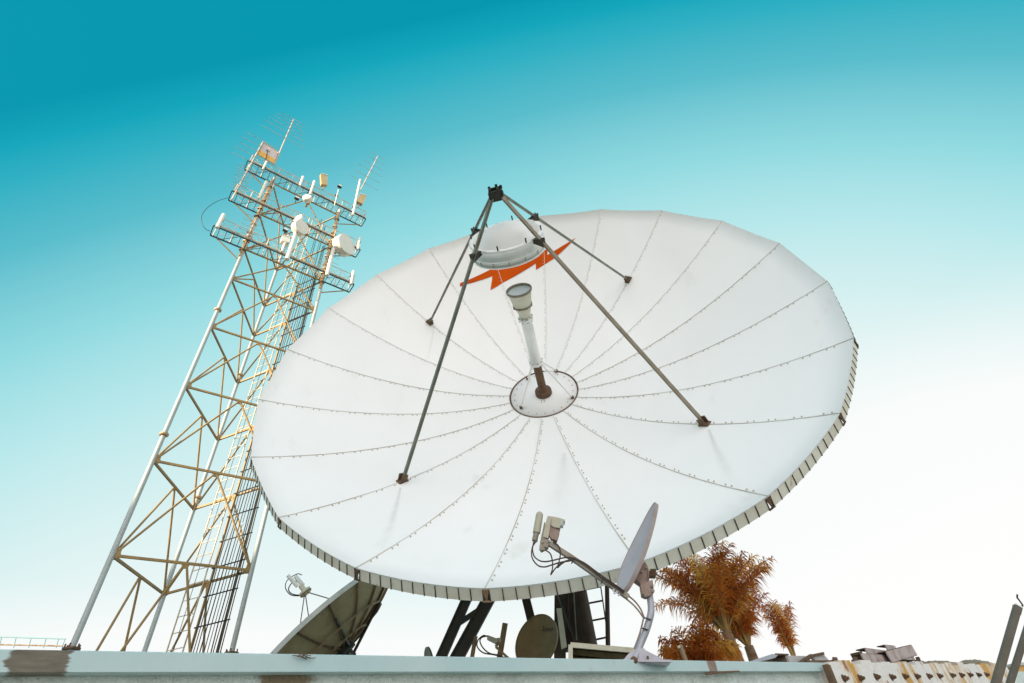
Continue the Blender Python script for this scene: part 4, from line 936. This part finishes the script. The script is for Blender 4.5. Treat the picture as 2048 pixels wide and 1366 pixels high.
for (x0, x1, lb, hh) in ((1842, 1922, 'crumpled brown sheeting left half beyond the channels', 6), (1915, 1992, 'crumpled brown sheeting further right by the leaning box sections', 9)):
    t_ = thing('crumpled_sheeting', lb, 'sheeting', wp(x0, 1328, .3), 'crumpled sheeting on the parapet'); b = MB(); vs = []; K = 26; Q = 6
    for i in range(K+1):
        f = i/K; base = 1327+3*(x0+(x1-x0)*f-1842)/150
        for j in range(Q+1):
            hgt = hh*math.sin(math.pi*min(1, max(0, f)))**.6*math.sin(math.pi*j/Q)+random.uniform(-.8, 1.6)*(1 if 0 < j < Q else 0)
            p = wp(x0+(x1-x0)*f, base-1, .05+.5*j/Q); p = V((p.x, p.y, wp(x0+(x1-x0)*f, base-hgt, .05+.5*j/Q).z)); vs.append(p)
    b.add(vs, [(i*(Q+1)+j, (i+1)*(Q+1)+j, (i+1)*(Q+1)+j+1, i*(Q+1)+j+1) for i in range(K) for j in range(Q)]); b.build('sheet', 'rag', t_)
    b = MB(); b.tube([wp(x0, 1328, .06), wp(x1, 1331, .06)], .014, 6); b.build('edge_batten', 'rust', t_)
# leaning box sections at the right edge
YX = 5.4
for k, (p0, p1, wd_, lb) in enumerate((((2035, 1214), (1990, 1372), .024, 'nearer leaning grey box section at the right edge'), ((2068, 1214), (2018, 1372), .020, 'second leaning grey box section cut off by the right edge'))):
    a_, c_ = aty(*p0, YX+.2*k), aty(*p1, YX+.2*k); c2_ = c_+(c_-a_)*.9
    t_ = thing('leaning_box_section', lb, 'steel beam', c2_, 'leaning box sections at the right edge')
    b = MB(); b.bar(a_, c2_, wd_, wd_, up=(0, 1, 0)); b.build('beam', 'strut', t_)
    dd = (a_-c_).normalized(); b = MB(); b.bar(a_, a_+dd*.012, wd_+.003, wd_+.003, up=(0, 1, 0)); b.build('end_cap', 'white', t_)
    b = MB(); s_ = dd.cross(V((0, 1, 0))).normalized(); 
    b.tube([a_-s_*wd_*1.25-dd*.06, a_-s_*wd_*1.2+dd*.05, a_+s_*.02+dd*.09, a_+s_*wd_+dd*.12], .007, 6); b.build('top_clip', 'dark', t_)
oh = thing('ochre_house', 'sliver of a distant ochre house at the lower right corner', 'house', V((19, 20, 0)))
b = MB(); hp = aty(2026, 1333, 22); x_ = hp.x; b.slab([V((x_, 22, 0)), V((x_+8, 22, 0)), V((x_+8, 22, hp.z)), V((x_, 22, hp.z))], V((0, 6, 0))); b.build('wall', 'ochre', oh)
b = MB(); b.slab([V((x_-.05, 21.95, hp.z)), V((x_+8, 21.95, hp.z)), V((x_+8, 28, hp.z)), V((x_-.05, 28, hp.z))], Z*.08); b.build('roof', 'sheet', oh)
# distant railing at the left
YR = 26
rl = thing('distant_railing', 'thin distant railing above the parapet at the far left', 'railing', aty(60, 1292, YR))
b = MB(); b.tube([aty(-60, 1272, YR), aty(131, 1278, YR)], .022, 6); b.build('top_rail', 'blue', rl)
b = MB()
b.tube([aty(-60, 1288, YR), aty(125, 1292, YR)], .03, 6); b.build('bottom_rail', 'rag', rl)
for x in (-25, 3, 32, 62, 92, 117, 130):
    b = MB(); b.tube([aty(x, 1275+x*.022, YR), aty(x-5 if x < 125 else 124, 1296, YR)], .018, 6); b.build('post', 'blue', rl)

# ------------------------------------------------------------------ palms
def palm(crown, fr, ln, label, trunk_r=.16, lean=V((.0, 0, 0)), seedv=1, dens=64, tilt=(.1, 1.25), big=1.0, spec=None):
    rnd = random.Random(seedv)
    t_ = thing('palm_tree', label, 'palm tree', V((crown.x, crown.y, 0))+lean, 'palm trees beyond the roof')
    b = MB(); pts = [V((crown.x, crown.y, 0))+lean*(1-(q/10))**1.5+Z*crown.z*q/10 for q in range(11)]
    b.tube(pts, [trunk_r*(1.15-.035*q)+.012*(q % 2) for q in range(11)], 12); b.build('trunk', 'trunk', t_)
    dirs = [(rnd.uniform(0, 2*math.pi), rnd.uniform(*tilt), 1) for _ in range(fr)] + [(rnd.uniform(0, 2*math.pi), rnd.uniform(1.1, 2.0), .60) for _ in range(int(fr*big*.30) if tilt[1] > .8 else 0)]
    ra = MB(); lf = MB(); mi = []
    for (a, tl, lk) in dirs:
        l_ = ln*lk*rnd.uniform(.9, 1.1); h = V((math.cos(a), math.sin(a), 0)); side = h.cross(Z)
        p = crown+h*.05; th = tl; K = 22; pts = [p]; drp = rnd.uniform(.9, 1.5)
        for k in range(K):
            th += (drp/K)*(1.6*k/K)*(.6+tl*.5); p = p+(h*math.sin(th)+Z*math.cos(th))*l_/K; pts.append(p)
        ra.tube(pts, [.028*big*(1-.85*k/K) for k in range(K+1)], 5)
        tone = rnd.choice((0, 0, 1, 1, 2)); n0 = len(lf.f)
        for k in range(dens):
            f = .16+.84*k/dens; x = f*K; i = min(K-1, int(x)); q = pts[i].lerp(pts[i+1], x-i); tn = (pts[i+1]-pts[i]).normalized()
            up = side.cross(tn)
            for sg in (-1, 1):
                ll = .50*big*math.sin(math.pi*min(1, .12+f*.80))**.7*rnd.uniform(.75, 1.15)
                dv = (side*sg*rnd.uniform(.5, 1)+tn*rnd.uniform(.3, .9)+up*rnd.uniform(-.8, .9)).normalized()
                mid_ = q+dv*ll*.5; tp = q+dv*ll*.85-Z*ll*rnd.uniform(.25, .60)
                wv = tn*(.0125*big)+up*rnd.uniform(-.010, .010)
                lf.add([q-wv*.6, q+wv*.6, mid_+wv, mid_-wv, tp], [(0, 1, 2, 3), (3, 2, 4)]); mi += [tone, tone]
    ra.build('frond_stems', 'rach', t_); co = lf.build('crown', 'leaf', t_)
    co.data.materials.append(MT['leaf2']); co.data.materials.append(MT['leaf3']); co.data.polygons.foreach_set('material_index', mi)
    return t_
YP = 15.5
cr1 = aty(1452, 1262, YP)
palm(cr1, 50, 2.15, 'large feathery palm right of the small dish, orange flare tint painted into its fronds', seedv=21, lean=V((.9, 0, 0)), tilt=(.0, .72), dens=60)
palm(aty(1497, 1292, YP+1.6), 24, 1.6, 'shorter palm, painted with orange flare tint, close behind the right side of the large palm', seedv=9, lean=V((.3, 0, 0)), tilt=(.0, .75), dens=52)
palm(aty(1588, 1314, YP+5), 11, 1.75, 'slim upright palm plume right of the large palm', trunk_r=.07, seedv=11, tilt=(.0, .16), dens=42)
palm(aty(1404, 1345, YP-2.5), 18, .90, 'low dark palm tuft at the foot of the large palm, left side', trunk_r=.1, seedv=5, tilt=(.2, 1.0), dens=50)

# ------------------------------------------------------------------ unseen blocks added to shade the dish, roof and tower foot
hs_ = V((SUN_DIR.x, SUN_DIR.y, 0)).normalized(); qs_ = V((-hs_.y, hs_.x, 0)); tanel = SUN_DIR.z/math.hypot(SUN_DIR.x, SUN_DIR.y)
if qs_.x < 0: qs_ = -qs_
rimq = [(p.dot(qs_), p.z+tanel*p.dot(-hs_)) for p in (dpt(RD*1.02, seam_a(i), 0) for i in range(20))]+[((APX+nd*.2).dot(qs_), (APX+nd*.2).z+tanel*(APX+nd*.2).dot(-hs_))]
LB = 60
q_left = min(x for x, _ in rimq); h_tall = max(z for _, z in rimq)+tanel*LB+.6
q_tow = max((FP(SB_+.4, 0, 5)).dot(qs_), LEG[1].dot(qs_)+.2)
q_cut = (q_left+q_tow)/2
tp_ = at(LEG[0], EYE.z+4.7); h_low = tp_.z+tanel*tp_.dot(-hs_)+tanel*LB
def block(q0, q1, h, name, label):
    t_ = thing(name, label, 'building', hs_*LB+qs_*(q0+q1)/2)
    b = MB(); b.slab([hs_*LB+qs_*q0, hs_*LB+qs_*q1, hs_*LB+qs_*q1+Z*h, hs_*LB+qs_*q0+Z*h], hs_*14); b.build('wall', 'sheet', t_)
    b = MB(); b.slab([hs_*(LB-.3)+qs_*(q0)+Z*h, hs_*(LB-.3)+qs_*(q1)+Z*h, hs_*(LB+14)+qs_*(q1)+Z*h, hs_*(LB+14)+qs_*(q0)+Z*h], Z*.05); b.build('roof', 'roofm', t_)
    z = 1.2; k_ = 0
    while z < h-2.5 and k_ < 90:
        x = q0+1.5
        while x < q1-2 and k_ < 90:
            c_ = hs_*(LB-.02)+qs_*(x+.6)+Z*(z+.7); b = MB(); b.box(c_, qs_*.6, hs_*.03, Z*.7); b.build('window', 'horn', t_); x += 3; k_ += 1
        z += 3
block(q_cut, q_cut+26, h_tall, 'shade_block', 'tall unseen block added behind the camera to shade the dish')
block(q_cut-40, q_cut-.02, h_low, 'shade_block', 'lower unseen block added beside the tall one to shade the tower foot')
